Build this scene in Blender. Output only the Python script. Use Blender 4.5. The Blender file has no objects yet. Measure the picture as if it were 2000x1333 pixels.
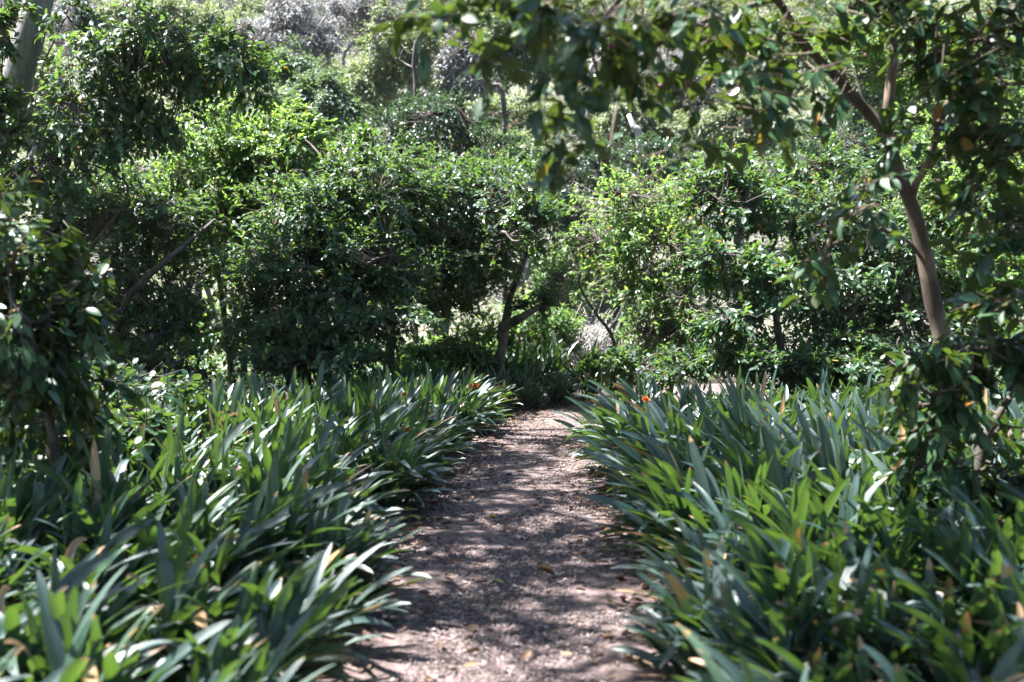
import bpy, math
import numpy as np
from mathutils import Vector

S = bpy.context.scene
COL = S.collection
RNG = np.random.default_rng(11)
PI = math.pi
CAM_Z = 1.40
HAZE = 0.00018
SUN_EL, SUN_AZ = math.radians(66), math.radians(-78)              # azimuth from +Y (ahead) towards +X
FPX = 2222.0
PITCH = math.atan((585.0 - 666.5) / FPX)          # camera looks slightly down


def at(px, py, d):
    """Point of the place that lies d metres ahead, seen at photo pixel (px, py)."""
    u, v = (px - 1000.0) / FPX, (666.5 - py) / FPX
    y, z = math.cos(PITCH) - v * math.sin(PITCH), math.sin(PITCH) + v * math.cos(PITCH)
    k = d / y
    return np.array([u * k, d, CAM_Z + z * k])


def unit(a):
    return a / np.maximum(np.linalg.norm(a, axis=-1, keepdims=True), 1e-9)


# ------------------------------------------------------------------ object helpers
def tag(o, label=None, cat=None, group=None, kind=None):
    if label: o['label'] = label
    if cat: o['category'] = cat
    if group: o['group'] = group
    if kind: o['kind'] = kind
    return o


def empty(name, loc):
    o = bpy.data.objects.new(name, None)
    COL.objects.link(o)
    o.location = [float(v) for v in loc]
    o.empty_display_size = 0.2
    return o


def mesh_from(name, verts, loops, sizes, attrs=None, mats=(), mat_idx=None, smooth=True):
    """verts (N,3); loops flat vertex indices; sizes faces' corner counts."""
    me = bpy.data.meshes.new(name)
    verts = np.asarray(verts, np.float32)
    loops = np.asarray(loops, np.int32)
    sizes = np.asarray(sizes, np.int32)
    me.vertices.add(len(verts)); me.vertices.foreach_set('co', verts.ravel())
    me.loops.add(len(loops)); me.loops.foreach_set('vertex_index', loops)
    me.polygons.add(len(sizes))
    starts = np.concatenate([[0], np.cumsum(sizes)[:-1]]).astype(np.int32)
    me.polygons.foreach_set('loop_start', starts)
    if smooth:
        me.polygons.foreach_set('use_smooth', np.ones(len(sizes), bool))
    for m in mats:
        me.materials.append(m)
    if mat_idx is not None:
        me.polygons.foreach_set('material_index', np.asarray(mat_idx, np.int32))
    if attrs is not None:
        a = me.attributes.new('leaf', 'FLOAT_COLOR', 'POINT')
        c = np.ones((len(verts), 4), np.float32); c[:, :attrs.shape[1]] = attrs
        a.data.foreach_set('color', c.ravel())
    me.update(calc_edges=True)
    return me


def link(name, me, parent=None, loc=None):
    o = bpy.data.objects.new(name, me)
    COL.objects.link(o)
    if parent is not None:
        o.parent = parent
    if loc is not None:
        o.location = [float(v) for v in loc]
    return o


class Tubes:
    """Collects tapered tubes through points; one mesh."""
    def __init__(self):
        self.v, self.l, self.s, self.n = [], [], [], 0

    def add(self, pts, radii, sides=8, wob=0.0):
        pts = np.asarray(pts, float); radii = np.asarray(radii, float)
        n = len(pts)
        tang = unit(np.gradient(pts, axis=0))
        ref = np.array([0.31, 0.93, 0.18])
        ang = np.arange(sides) * 2 * PI / sides
        rings = []
        for i in range(n):
            a = np.cross(tang[i], ref); a /= max(np.linalg.norm(a), 1e-6)
            b = np.cross(tang[i], a)
            r = radii[i] * (1 + (RNG.normal(0, wob, sides) if wob else 0))
            rings.append(pts[i] + (np.cos(ang) * r)[:, None] * a + (np.sin(ang) * r)[:, None] * b)
        v = np.concatenate(rings)
        i, j = np.meshgrid(np.arange(n - 1), np.arange(sides), indexing='ij')
        j2 = (j + 1) % sides
        q = np.stack([i * sides + j, i * sides + j2, (i + 1) * sides + j2, (i + 1) * sides + j], -1).reshape(-1, 4)
        self.v.append(v); self.l.append((q + self.n).ravel()); self.s.append(np.full(len(q), 4))
        cap = (np.arange(sides) + (n - 1) * sides + self.n)
        self.l.append(cap); self.s.append(np.array([sides]))
        self.n += len(v)

    def build(self, name, mat, parent=None, origin=(0, 0, 0)):
        v = np.concatenate(self.v) - np.asarray(origin, float)
        me = mesh_from(name, v, np.concatenate(self.l), np.concatenate(self.s), mats=[mat])
        return link(name, me, parent)


def spline(pts, n):
    """Catmull-Rom through pts, n samples."""
    p = np.asarray(pts, float)
    if len(p) == 2:
        t = np.linspace(0, 1, n)[:, None]
        return p[0] * (1 - t) + p[1] * t
    p = np.concatenate([[2 * p[0] - p[1]], p, [2 * p[-1] - p[-2]]])
    u = np.linspace(0, len(p) - 3 - 1e-6, n)
    k = u.astype(int); t = (u - k)[:, None]
    a, b, c, d = p[k], p[k + 1], p[k + 2], p[k + 3]
    return 0.5 * (2 * b + (c - a) * t + (2 * a - 5 * b + 4 * c - d) * t ** 2 + (3 * b - a - 3 * c + d) * t ** 3)


# ------------------------------------------------------------------ materials
def new_mat(name):
    m = bpy.data.materials.new(name); m.use_nodes = True
    nt = m.node_tree; nt.nodes.clear()
    return m, nt, nt.nodes, nt.links


def ramp(nodes, stops):
    r = nodes.new('ShaderNodeValToRGB')
    e = r.color_ramp.elements
    while len(e) < len(stops): e.new(0.5)
    for x, (p, c) in zip(e, stops):
        x.position = p; x.color = (*c, 1)
    return r


def leaf_mat(name, dark, mid, light, sick, trans, tfac=0.35, rough=0.36, under=(0.10, 0.17, 0.06), spec=0.5, veins=False, tip=None):
    """Leaf colour varies from leaf to leaf (attribute leaf.r), with yellow / brown leaves (leaf.b); leaf.g runs base to tip."""
    m, nt, N, L = new_mat(name)
    at_ = N.new('ShaderNodeAttribute'); at_.attribute_name = 'leaf'
    sep = N.new('ShaderNodeSeparateColor'); L.new(at_.outputs['Color'], sep.inputs[0])
    rp = ramp(N, [(0.0, dark), (0.55, mid), (1.0, light)]); L.new(sep.outputs[0], rp.inputs[0])
    tc = N.new('ShaderNodeTexCoord')
    nz = N.new('ShaderNodeTexNoise'); nz.inputs['Scale'].default_value = 28; nz.inputs['Detail'].default_value = 3
    L.new(tc.outputs['Object'], nz.inputs['Vector'])
    mr = N.new('ShaderNodeMapRange'); mr.inputs['To Min'].default_value = 0.72; mr.inputs['To Max'].default_value = 1.25
    L.new(nz.outputs['Fac'], mr.inputs['Value'])
    mul = N.new('ShaderNodeMix'); mul.data_type = 'RGBA'; mul.blend_type = 'MULTIPLY'; mul.inputs['Factor'].default_value = 1
    L.new(rp.outputs[0], mul.inputs['A']); L.new(mr.outputs[0], mul.inputs['B'])
    # sick leaf colours
    sr = ramp(N, sick); L.new(sep.outputs[0], sr.inputs[0])
    dead = sep.outputs[2]
    if tip is not None:
        # leaf.a is unused; a browned tip: dead amount grows where base-to-tip + noise passes a threshold set per leaf
        ad = N.new('ShaderNodeMath'); ad.operation = 'MULTIPLY_ADD'; ad.inputs[1].default_value = 0.5
        L.new(nz.outputs['Fac'], ad.inputs[0]); L.new(sep.outputs[1], ad.inputs[2])
        th = N.new('ShaderNodeMath'); th.operation = 'ADD'; L.new(ad.outputs[0], th.inputs[0]); L.new(dead, th.inputs[1])
        ss = N.new('ShaderNodeMapRange'); ss.interpolation_type = 'SMOOTHSTEP'
        ss.inputs['From Min'].default_value = 1.34; ss.inputs['From Max'].default_value = 1.44
        L.new(th.outputs[0], ss.inputs['Value']); dead = ss.outputs[0]
    mx = N.new('ShaderNodeMix'); mx.data_type = 'RGBA'
    L.new(dead, mx.inputs['Factor']); L.new(mul.outputs['Result'], mx.inputs['A']); L.new(sr.outputs[0], mx.inputs['B'])
    # underside: paler, duller
    geo = N.new('ShaderNodeNewGeometry')
    um = N.new('ShaderNodeMix'); um.data_type = 'RGBA'; um.inputs['B'].default_value = (*under, 1)
    uf = N.new('ShaderNodeMath'); uf.operation = 'MULTIPLY'; uf.inputs[1].default_value = 0.6
    L.new(geo.outputs['Backfacing'], uf.inputs[0]); L.new(uf.outputs[0], um.inputs['Factor'])
    L.new(mx.outputs['Result'], um.inputs['A'])
    bs = N.new('ShaderNodeBsdfPrincipled')
    L.new(um.outputs['Result'], bs.inputs['Base Color'])
    bs.inputs['Specular IOR Level'].default_value = spec
    rr = N.new('ShaderNodeMath'); rr.operation = 'MULTIPLY_ADD'; rr.inputs[1].default_value = 0.25; rr.inputs[2].default_value = rough
    L.new(geo.outputs['Backfacing'], rr.inputs[0])
    h1 = N.new('ShaderNodeMath'); h1.operation = 'MULTIPLY'; h1.inputs[1].default_value = 37.7; L.new(sep.outputs[0], h1.inputs[0])
    h2 = N.new('ShaderNodeMath'); h2.operation = 'FRACT'; L.new(h1.outputs[0], h2.inputs[0])
    h3 = N.new('ShaderNodeMath'); h3.operation = 'MULTIPLY_ADD'; h3.inputs[1].default_value = 0.26; L.new(h2.outputs[0], h3.inputs[0]); L.new(rr.outputs[0], h3.inputs[2])
    L.new(h3.outputs[0], bs.inputs['Roughness'])
    if veins:
        bs.inputs['Coat Weight'].default_value = 0.3; bs.inputs['Coat Roughness'].default_value = 0.32
        uv = N.new('ShaderNodeUVMap'); uv.uv_map = 'UVMap'
        mp = N.new('ShaderNodeMapping'); mp.inputs['Scale'].default_value = (26, 1.2, 1)
        L.new(uv.outputs[0], mp.inputs[0])
        vn = N.new('ShaderNodeTexNoise'); vn.inputs['Scale'].default_value = 1.0; vn.inputs['Detail'].default_value = 2
        L.new(mp.outputs[0], vn.inputs['Vector'])
        vr = N.new('ShaderNodeMapRange'); vr.inputs['From Min'].default_value = 0.3; vr.inputs['From Max'].default_value = 0.7
        vr.inputs['To Min'].default_value = 0.72; vr.inputs['To Max'].default_value = 1.3
        L.new(vn.outputs['Fac'], vr.inputs['Value'])
        vm = N.new('ShaderNodeMix'); vm.data_type = 'RGBA'; vm.blend_type = 'MULTIPLY'; vm.inputs['Factor'].default_value = 1
        L.new(um.outputs['Result'], vm.inputs['A']); L.new(vr.outputs[0], vm.inputs['B']); L.new(vm.outputs['Result'], bs.inputs['Base Color'])
        bp = N.new('ShaderNodeBump'); bp.inputs['Strength'].default_value = 0.5; bp.inputs['Distance'].default_value = 0.004
        L.new(vn.outputs['Fac'], bp.inputs['Height']); L.new(bp.outputs[0], bs.inputs['Normal'])
    tr = N.new('ShaderNodeBsdfTranslucent')
    tm = N.new('ShaderNodeMix'); tm.data_type = 'RGBA'; tm.inputs['A'].default_value = (*trans, 1)
    L.new(dead, tm.inputs['Factor']); L.new(sr.outputs[0], tm.inputs['B'])
    L.new(tm.outputs['Result'], tr.inputs['Color'])
    ms = N.new('ShaderNodeMixShader'); ms.inputs[0].default_value = tfac
    L.new(bs.outputs[0], ms.inputs[1]); L.new(tr.outputs[0], ms.inputs[2])
    out = N.new('ShaderNodeOutputMaterial'); L.new(ms.outputs[0], out.inputs['Surface'])
    return m


def bark_mat(name, c1, c2, scale=14.0, stretch=0.25, bump=0.5):
    m, nt, N, L = new_mat(name)
    tc = N.new('ShaderNodeTexCoord')
    mp = N.new('ShaderNodeMapping'); mp.inputs['Scale'].default_value = (1, 1, stretch)
    L.new(tc.outputs['Object'], mp.inputs[0])
    nz = N.new('ShaderNodeTexNoise'); nz.inputs['Scale'].default_value = scale; nz.inputs['Detail'].default_value = 8; nz.inputs['Roughness'].default_value = 0.65
    L.new(mp.outputs[0], nz.inputs['Vector'])
    rp = ramp(N, [(0.3, c1), (0.7, c2)]); L.new(nz.outputs['Fac'], rp.inputs[0])
    n2 = N.new('ShaderNodeTexNoise'); n2.inputs['Scale'].default_value = 3.0
    L.new(tc.outputs['Object'], n2.inputs['Vector'])
    lich = N.new('ShaderNodeMix'); lich.data_type = 'RGBA'; lich.inputs['B'].default_value = (*[min(1, v * 1.35 + .02) for v in c2], 1)
    r2 = ramp(N, [(0.52, (0, 0, 0)), (0.62, (1, 1, 1))]); L.new(n2.outputs['Fac'], r2.inputs[0])
    L.new(r2.outputs[0], lich.inputs['Factor']); L.new(rp.outputs[0], lich.inputs['A'])
    bs = N.new('ShaderNodeBsdfPrincipled'); bs.inputs['Roughness'].default_value = 0.85
    L.new(lich.outputs['Result'], bs.inputs['Base Color'])
    bp = N.new('ShaderNodeBump'); bp.inputs['Strength'].default_value = bump; bp.inputs['Distance'].default_value = 0.01
    L.new(nz.outputs['Fac'], bp.inputs['Height']); L.new(bp.outputs[0], bs.inputs['Normal'])
    out = N.new('ShaderNodeOutputMaterial'); L.new(bs.outputs[0], out.inputs['Surface'])
    return m


def soil_mat(name, stops, scale=9.0, fine=90.0, bump=0.6, dist=0.02, stretch=(1, 1, 1)):
    m, nt, N, L = new_mat(name)
    tc = N.new('ShaderNodeTexCoord')
    mp = N.new('ShaderNodeMapping'); mp.inputs['Scale'].default_value = stretch
    L.new(tc.outputs['Object'], mp.inputs[0])
    n1 = N.new('ShaderNodeTexNoise'); n1.inputs['Scale'].default_value = scale; n1.inputs['Detail'].default_value = 6
    n2 = N.new('ShaderNodeTexNoise'); n2.inputs['Scale'].default_value = fine; n2.inputs['Detail'].default_value = 4; n2.inputs['Roughness'].default_value = 0.7
    vo = N.new('ShaderNodeTexVoronoi'); vo.inputs['Scale'].default_value = fine * 0.8
    for n in (n1, n2, vo): L.new(mp.outputs[0], n.inputs['Vector'])
    a = N.new('ShaderNodeMath'); a.operation = 'MULTIPLY_ADD'; a.inputs[1].default_value = 0.45
    L.new(n1.outputs['Fac'], a.inputs[0])
    b = N.new('ShaderNodeMath'); b.operation = 'MULTIPLY'; b.inputs[1].default_value = 0.35; L.new(n2.outputs['Fac'], b.inputs[0])
    L.new(b.outputs[0], a.inputs[2])
    c = N.new('ShaderNodeSeparateColor'); L.new(vo.outputs['Color'], c.inputs[0])
    d = N.new('ShaderNodeMath'); d.operation = 'MULTIPLY_ADD'; d.inputs[1].default_value = 0.2
    L.new(c.outputs[0], d.inputs[0]); L.new(a.outputs[0], d.inputs[2])
    rp = ramp(N, stops); L.new(d.outputs[0], rp.inputs[0])
    bs = N.new('ShaderNodeBsdfPrincipled'); bs.inputs['Roughness'].default_value = 0.9; bs.inputs['Specular IOR Level'].default_value = 0.25
    L.new(rp.outputs[0], bs.inputs['Base Color'])
    bp = N.new('ShaderNodeBump'); bp.inputs['Strength'].default_value = bump; bp.inputs['Distance'].default_value = dist
    L.new(d.outputs[0], bp.inputs['Height']); L.new(bp.outputs[0], bs.inputs['Normal'])
    out = N.new('ShaderNodeOutputMaterial'); L.new(bs.outputs[0], out.inputs['Surface'])
    return m


SICK = [(0.0, (0.42, 0.26, 0.02)), (0.35, (0.50, 0.30, 0.03)), (0.6, (0.32, 0.13, 0.03)), (1.0, (0.14, 0.07, 0.03))]
SICK_STRAP = [(0.0, (0.34, 0.21, 0.10)), (0.4, (0.42, 0.26, 0.13)), (0.7, (0.24, 0.12, 0.05)), (1.0, (0.44, 0.27, 0.04))]
M = {}
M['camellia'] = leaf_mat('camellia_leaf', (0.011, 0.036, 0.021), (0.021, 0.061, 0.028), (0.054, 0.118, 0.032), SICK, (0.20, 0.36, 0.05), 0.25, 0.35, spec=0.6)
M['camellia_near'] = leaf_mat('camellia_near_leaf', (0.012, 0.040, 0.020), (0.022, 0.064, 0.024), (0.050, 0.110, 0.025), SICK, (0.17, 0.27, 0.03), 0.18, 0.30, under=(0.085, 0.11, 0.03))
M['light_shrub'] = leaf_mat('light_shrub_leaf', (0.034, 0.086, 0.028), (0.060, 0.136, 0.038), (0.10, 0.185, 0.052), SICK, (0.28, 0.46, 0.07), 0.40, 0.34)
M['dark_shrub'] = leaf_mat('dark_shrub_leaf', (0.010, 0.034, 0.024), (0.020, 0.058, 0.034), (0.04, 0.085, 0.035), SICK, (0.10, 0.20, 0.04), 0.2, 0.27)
M['oak'] = leaf_mat('oak_leaf', (0.08, 0.11, 0.065), (0.14, 0.18, 0.105), (0.22, 0.26, 0.16), SICK, (0.30, 0.38, 0.12), 0.30, 0.42, under=(0.2, 0.22, 0.15))
M['oak_dark'] = leaf_mat('dark_oak_leaf', (0.045, 0.08, 0.050), (0.08, 0.125, 0.07), (0.13, 0.18, 0.09), SICK, (0.18, 0.28, 0.08), 0.28, 0.42)
M['dry'] = leaf_mat('dry_twig_leaf', (0.15, 0.155, 0.155), (0.23, 0.235, 0.235), (0.34, 0.345, 0.34), SICK, (0.30, 0.28, 0.25), 0.25, 0.6, under=(0.24, 0.22, 0.22))
M['tall'] = leaf_mat('tall_tree_leaf', (0.03, 0.07, 0.02), (0.05, 0.11, 0.025), (0.09, 0.16, 0.03), SICK, (0.28, 0.40, 0.04), 0.35, 0.36)
M['clivia'] = leaf_mat('strap_leaf', (0.011, 0.033, 0.029), (0.019, 0.052, 0.042), (0.050, 0.102, 0.046), SICK_STRAP, (0.16, 0.30, 0.03), 0.14, 0.34, under=(0.06, 0.12, 0.05), spec=0.9, veins=True, tip=True)
M['ivy'] = leaf_mat('ivy_leaf', (0.012, 0.040, 0.022), (0.022, 0.062, 0.030), (0.045, 0.095, 0.035), SICK, (0.16, 0.28, 0.04), 0.22, 0.32)
M['bark_pink'] = bark_mat('smooth_brown_bark', (0.035, 0.024, 0.018), (0.125, 0.083, 0.058), 12, 0.5, 0.25)
M['bark_dark'] = bark_mat('dark_bark', (0.03, 0.024, 0.02), (0.085, 0.066, 0.055), 16, 0.3)
M['bark_grey'] = bark_mat('grey_bark', (0.09, 0.085, 0.08), (0.22, 0.21, 0.20), 20, 0.12, 0.7)
M['bark_pale'] = bark_mat('pale_bark', (0.22, 0.20, 0.19), (0.40, 0.37, 0.35), 10, 0.3)
M['path'] = soil_mat('mulch_path', [(0.30, (0.055, 0.038, 0.034)), (0.48, (0.105, 0.075, 0.070)), (0.60, (0.178, 0.130, 0.122)), (0.75, (0.28, 0.222, 0.208))], 7, 75, 0.9, 0.02)
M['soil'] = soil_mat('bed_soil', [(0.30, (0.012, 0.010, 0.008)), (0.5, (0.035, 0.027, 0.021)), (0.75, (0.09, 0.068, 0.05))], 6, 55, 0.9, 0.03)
M['hill'] = soil_mat('dry_hillside', [(0.30, (0.06, 0.06, 0.045)), (0.5, (0.12, 0.115, 0.09)), (0.75, (0.22, 0.21, 0.17))], 1.5, 14, 0.8, 0.1)


def plain(name, col, rough=0.6):
    m, nt, N, L = new_mat(name)
    tc = N.new('ShaderNodeTexCoord'); nz = N.new('ShaderNodeTexNoise'); nz.inputs['Scale'].default_value = 40
    L.new(tc.outputs['Object'], nz.inputs['Vector'])
    rp = ramp(N, [(0.3, [c * 0.7 for c in col]), (0.7, [min(1, c * 1.25) for c in col])]); L.new(nz.outputs['Fac'], rp.inputs[0])
    bs = N.new('ShaderNodeBsdfPrincipled'); bs.inputs['Roughness'].default_value = rough
    L.new(rp.outputs[0], bs.inputs['Base Color'])
    out = N.new('ShaderNodeOutputMaterial'); L.new(bs.outputs[0], out.inputs['Surface'])
    return m


M['orange'] = plain('orange_petal', (0.75, 0.20, 0.03), 0.5)
M['red'] = plain('red_petal', (0.55, 0.05, 0.03), 0.5)
M['stalk'] = plain('green_stalk', (0.10, 0.18, 0.04), 0.5)
M['fruit'] = plain('dark_red_fruit', (0.09, 0.012, 0.012), 0.5)
M['deadleaf'] = plain('dry_brown_leaf', (0.24, 0.12, 0.05), 0.7)
M['yellowleaf'] = plain('yellow_green_leaf', (0.34, 0.36, 0.05), 0.5)

# ------------------------------------------------------------------ leaf batches
def leaf_template(rows):
    """Oval pointed leaf, folded along the midrib. Coordinates: x across (-.5...5), y base to tip, fold weight, curl weight."""
    prof = {'near': [(0.10, 0.42), (0.28, 0.90), (0.48, 1.0), (0.68, 0.86), (0.86, 0.46)],
            'mid': [(0.22, 0.82), (0.55, 1.0), (0.82, 0.58)],
            'far': [(0.45, 1.0)]}[rows]
    v = [(0, 0, 0)]
    for y, w in prof:
        v += [(-0.5 * w, y, 1), (0, y, 0), (0.5 * w, y, 1)]
    v.append((0, 1, 0))
    f = [(0, 2, 1), (0, 3, 2)]
    for i in range(len(prof) - 1):
        a = 1 + 3 * i; b = a + 3
        f += [(a, a + 1, b + 1, b), (a + 1, a + 2, b + 2, b + 1)]
    a = 1 + 3 * (len(prof) - 1); t = len(v) - 1
    f += [(a, a + 1, t), (a + 1, a + 2, t)]
    return np.array(v, float), f


TEMPL = {k: leaf_template(k) for k in ('near', 'mid', 'far')}


def leaves_mesh(name, P, A, Nn, L, mat, rows='mid', ratio=0.48, dead=0.015, origin=(0, 0, 0), curl=0.25, fold=0.22, extra=None):
    T, F = TEMPL[rows]
    n = len(P); k = len(T)
    A = unit(A); Nn = unit(Nn - (Nn * A).sum(1, keepdims=True) * A)
    Sd = np.cross(A, Nn)
    L = np.asarray(L)[:, None, None]
    x, y, w = T[:, 0], T[:, 1], T[:, 2]
    c = RNG.uniform(-0.2, 1.0, (n, 1)) * curl
    fo = RNG.uniform(0.3, 1.0, (n, 1)) * fold
    z = -c * (y ** 2)[None] + fo * (np.abs(x) * ratio)[None] * 1.6
    V = P[:, None] + L * (y[None, :, None] * A[:, None] + (x * ratio)[None, :, None] * Sd[:, None] + z[:, :, None] * Nn[:, None])
    V = V.reshape(-1, 3) - np.asarray(origin, float)
    base = np.concatenate([np.array(f) for f in F]); sz = np.array([len(f) for f in F])
    loops = (base[None] + (np.arange(n) * k)[:, None]).ravel()
    sizes = np.tile(sz, n)
    r = np.clip(RNG.beta(2.0, 2.2, n) + 0.35 * np.sin(2.3 * P[:, 0] + 1.3) * np.sin(2.1 * P[:, 1]) * np.sin(2.6 * P[:, 2] + 0.7), 0, 1)
    d = (RNG.random(n) < dead) * RNG.uniform(0.5, 1.0, n)
    att = np.zeros((n, k, 3)); att[:, :, 0] = r[:, None]; att[:, :, 1] = y[None]; att[:, :, 2] = d[:, None]
    return mesh_from(name, V, loops, sizes, att.reshape(-1, 3), [mat])


def sprays(centres, outward, n_leaf, length, leaf_len, droop=0.35, up=0.9, spread=0.7, radius_jit=0.12):
    """Twig sprays of leaves: returns P, A, N, L and the twigs (start, end)."""
    m = len(centres)
    d = unit(outward + RNG.normal(0, 0.55, (m, 3)) + np.array([0, 0, -droop]))
    start = centres - d * length * 0.5
    t = (np.arange(n_leaf) + 0.5) / n_leaf
    t = np.clip(t[None] + RNG.normal(0, 0.06, (m, n_leaf)), 0, 1)
    P = start[:, None] + d[:, None] * (t * length)[:, :, None]
    P[..., 2] -= droop * length * 0.35 * t ** 2
    # alternate sides
    side = unit(np.cross(d, np.array([0.0, 0.0, 1.0]) + RNG.normal(0, 0.25, (m, 3))))
    sg = np.where((np.arange(n_leaf) % 2) == 0, 1.0, -1.0)[None, :, None]
    A = d[:, None] * (0.45 + 0.5 * t[:, :, None]) + side[:, None] * sg * spread * (1.15 - t[:, :, None]) + RNG.normal(0, 0.28, (m, n_leaf, 3))
    A[..., 2] -= droop * 0.8
    Nn = np.array([0, 0, up]) + 0.35 * outward[:, None] + RNG.normal(0, 0.36, (m, n_leaf, 3))
    L = leaf_len * RNG.uniform(0.65, 1.15, (m, n_leaf))
    return P.reshape(-1, 3), A.reshape(-1, 3), Nn.reshape(-1, 3), L.ravel(), start, start + d * length


def lobe_points(c, r, n, shell=0.5, clump=0.0, nclump=None):
    """n points in an ellipsoid, biased to its outside, gathered in clumps so gaps stay between."""
    nc = nclump or max(4, n // 11)
    u = unit(RNG.normal(0, 1, (nc, 3)))
    rad = (shell + (1 - shell) * RNG.random(nc)) ** 0.6
    rad = rad * np.where(RNG.random(nc) < 0.28, RNG.uniform(1.05, 1.45, nc), 1.0)
    cc = u * rad[:, None]
    i = RNG.integers(0, nc, n)
    p = cc[i] + RNG.normal(0, clump, (n, 3))
    out = unit(p + 1e-6)
    return np.asarray(c) + p * np.asarray(r), unit(out * np.array([1, 1, 0.8]))


def foliage(lobes, leaf_len, n_leaf=8, spray_len=0.26, clump=0.13, shell=0.45, droop=0.35):
    """lobes: (centre, radii, number of sprays)"""
    Ps, As, Ns, Ls, T0, T1 = [], [], [], [], [], []
    for c, r, n in lobes:
        p, o = lobe_points(c, r, n, shell, clump)
        P, A, Nn, L, s, e = sprays(p, o, n_leaf, spray_len, leaf_len, droop)
        ok = P[:, 2] > 0.03
        Ps.append(P[ok]); As.append(A[ok]); Ns.append(Nn[ok]); Ls.append(L[ok]); T0.append(s); T1.append(e)
    return [np.concatenate(a) for a in (Ps, As, Ns, Ls)], np.concatenate(T0), np.concatenate(T1)


def limb(tb, a, b, r0, r1, bend=0.12, n=9, sides=7):
    a, b = np.asarray(a, float), np.asarray(b, float)
    ln = np.linalg.norm(b - a)
    m1 = a * 0.66 + b * 0.34 + RNG.normal(0, bend, 3) * ln * np.array([1, 1, 0.5])
    m2 = a * 0.33 + b * 0.67 + RNG.normal(0, bend, 3) * ln * np.array([1, 1, 0.5])
    pts = spline([a, m1, m2, b], n)
    tb.add(pts, np.linspace(r0, r1, n), sides)
    return pts


DENS = 3.4


def pxlobe(px, py, d, rx, ry, rd, n, dens=1.35):
    """A lobe of foliage given by where and how large the photo shows it."""
    s = d / FPX
    return (at(px, py, d), np.array([rx * s, rd, ry * s]), int(n * (DENS if d > 9 else dens)))


def tree(name, label, cat, base, lobes, leaf='camellia', bark='bark_dark', leaf_len=0.074, n_leaf=10, spray_len=0.26, rows='mid',
         clump=0.13, shell=0.45, droop=0.16, stems=None, r0=0.05, dead=0.012, group=None, ratio=0.48, twigs=0.8, limbs_per_lobe=3, crown='crown'):
    base = np.asarray(base, float)
    root = tag(empty(name, base), label, cat, group)
    (P, A, Nn, L), t0, t1 = foliage(lobes, leaf_len, n_leaf, spray_len, clump, shell, droop)
    me = leaves_mesh(crown, P, A, Nn, L, M[leaf], rows, ratio, dead, base)
    link(crown, me, root)
    if stems is None:
        stems = []
        for k in range(3):
            c = lobes[k % len(lobes)][0]
            stems.append([base + np.array([RNG.normal(0, 0.08), RNG.normal(0, 0.08), -0.1]),
                          base * 0.5 + c * 0.5 + RNG.normal(0, 0.2, 3), c])
    tbs, starts, own = [], [], []
    for k, st in enumerate(stems):
        tb = Tubes(); tbs.append(tb)
        p = spline(st, 14)
        tb.add(p, np.linspace(r0, r0 * 0.35, 14), 9, 0.04)
        starts.append(p[4:]); own.append(np.full(10, k))
    starts = np.concatenate(starts); own = np.concatenate(own)
    for c, r, n in lobes:
        for k in range(limbs_per_lobe):
            tgt = c + unit(RNG.normal(0, 1, 3)) * r * 0.75
            tgt[2] = max(tgt[2], 0.3)
            dist = np.linalg.norm(starts - tgt, axis=1) + RNG.random(len(starts)) * 0.6 + 50 * (starts[:, 2] > tgt[2] + 0.1)
            w = int(np.argmin(dist))
            pts = limb(tbs[own[w]], starts[w], tgt, r0 * 0.32, r0 * 0.09, 0.12, 9, 6)
            starts = np.concatenate([starts, pts[3:]]); own = np.concatenate([own, np.full(len(pts) - 3, own[w])])
    # visible twigs of the sprays
    k = int(len(t0) * twigs)
    if k:
        for i in RNG.choice(len(t0), k, replace=False):
            if t0[i][2] < 0.05: continue
            w = int(np.argmin(((starts - t0[i]) ** 2).sum(1)))
            sag = np.array([0, 0, -0.12 * np.linalg.norm(starts[w] - t0[i])])
            tbs[own[w]].add(np.stack([starts[w], starts[w] * 0.5 + t0[i] * 0.5 + sag, t0[i], t1[i]]), [0.0075, 0.006, 0.0045, 0.002], 4)
    for tb in tbs:
        tb.build('trunk', M[bark], root, base)
    return root


# ------------------------------------------------------------------ ground, path, hill
PL = np.array([(0, -.78), (3, -.76), (4.2, -.78), (5.1, -.71), (7.5, -.60), (9.9, -.47), (11.7, -.25), (13.0, -.05), (14.0, .30), (14.6, .85), (15.6, 1.25), (16.8, 1.7), (18, 2.6), (19.0, 4.2)])
PR = np.array([(0, .70), (3, .66), (4.2, .64), (5.1, .69), (7.5, .76), (9.9, .70), (11.0, .72), (11.8, .9), (12.6, 1.4), (13.4, 2.0), (14.4, 2.7), (15.4, 3.4), (16.4, 4.4), (17, 5.4)])


def path_l(y): return np.interp(y, PL[:, 0], PL[:, 1])
def path_r(y): return np.interp(y, PR[:, 0], PR[:, 1])


def hill_z(x, y):
    t = np.clip((y - 21.0) / 30.0, 0, 1.6)
    return -0.10 + 0.12 * np.clip((y - 20.6) / 1.0, 0, 1) + 15.0 * t ** 1.35 + 0.5 * np.sin(x * 0.21 + 1) * np.clip((y - 23) / 10, 0, 1) + 0.02 * x * np.clip((y - 23) / 10, 0, 1)


def grid_mesh(name, xs, ys, zfun, mat):
    X, Y = np.meshgrid(xs, ys)
    v = np.stack([X, Y, zfun(X, Y)], -1).reshape(-1, 3)
    nx, ny = len(xs), len(ys)
    i, j = np.meshgrid(np.arange(ny - 1), np.arange(nx - 1), indexing='ij')
    a = i * nx + j
    q = np.stack([a, a + 1, a + nx + 1, a + nx], -1).reshape(-1, 4)
    return mesh_from(name, v, q.ravel(), np.full(len(q), 4), mats=[mat])


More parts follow.
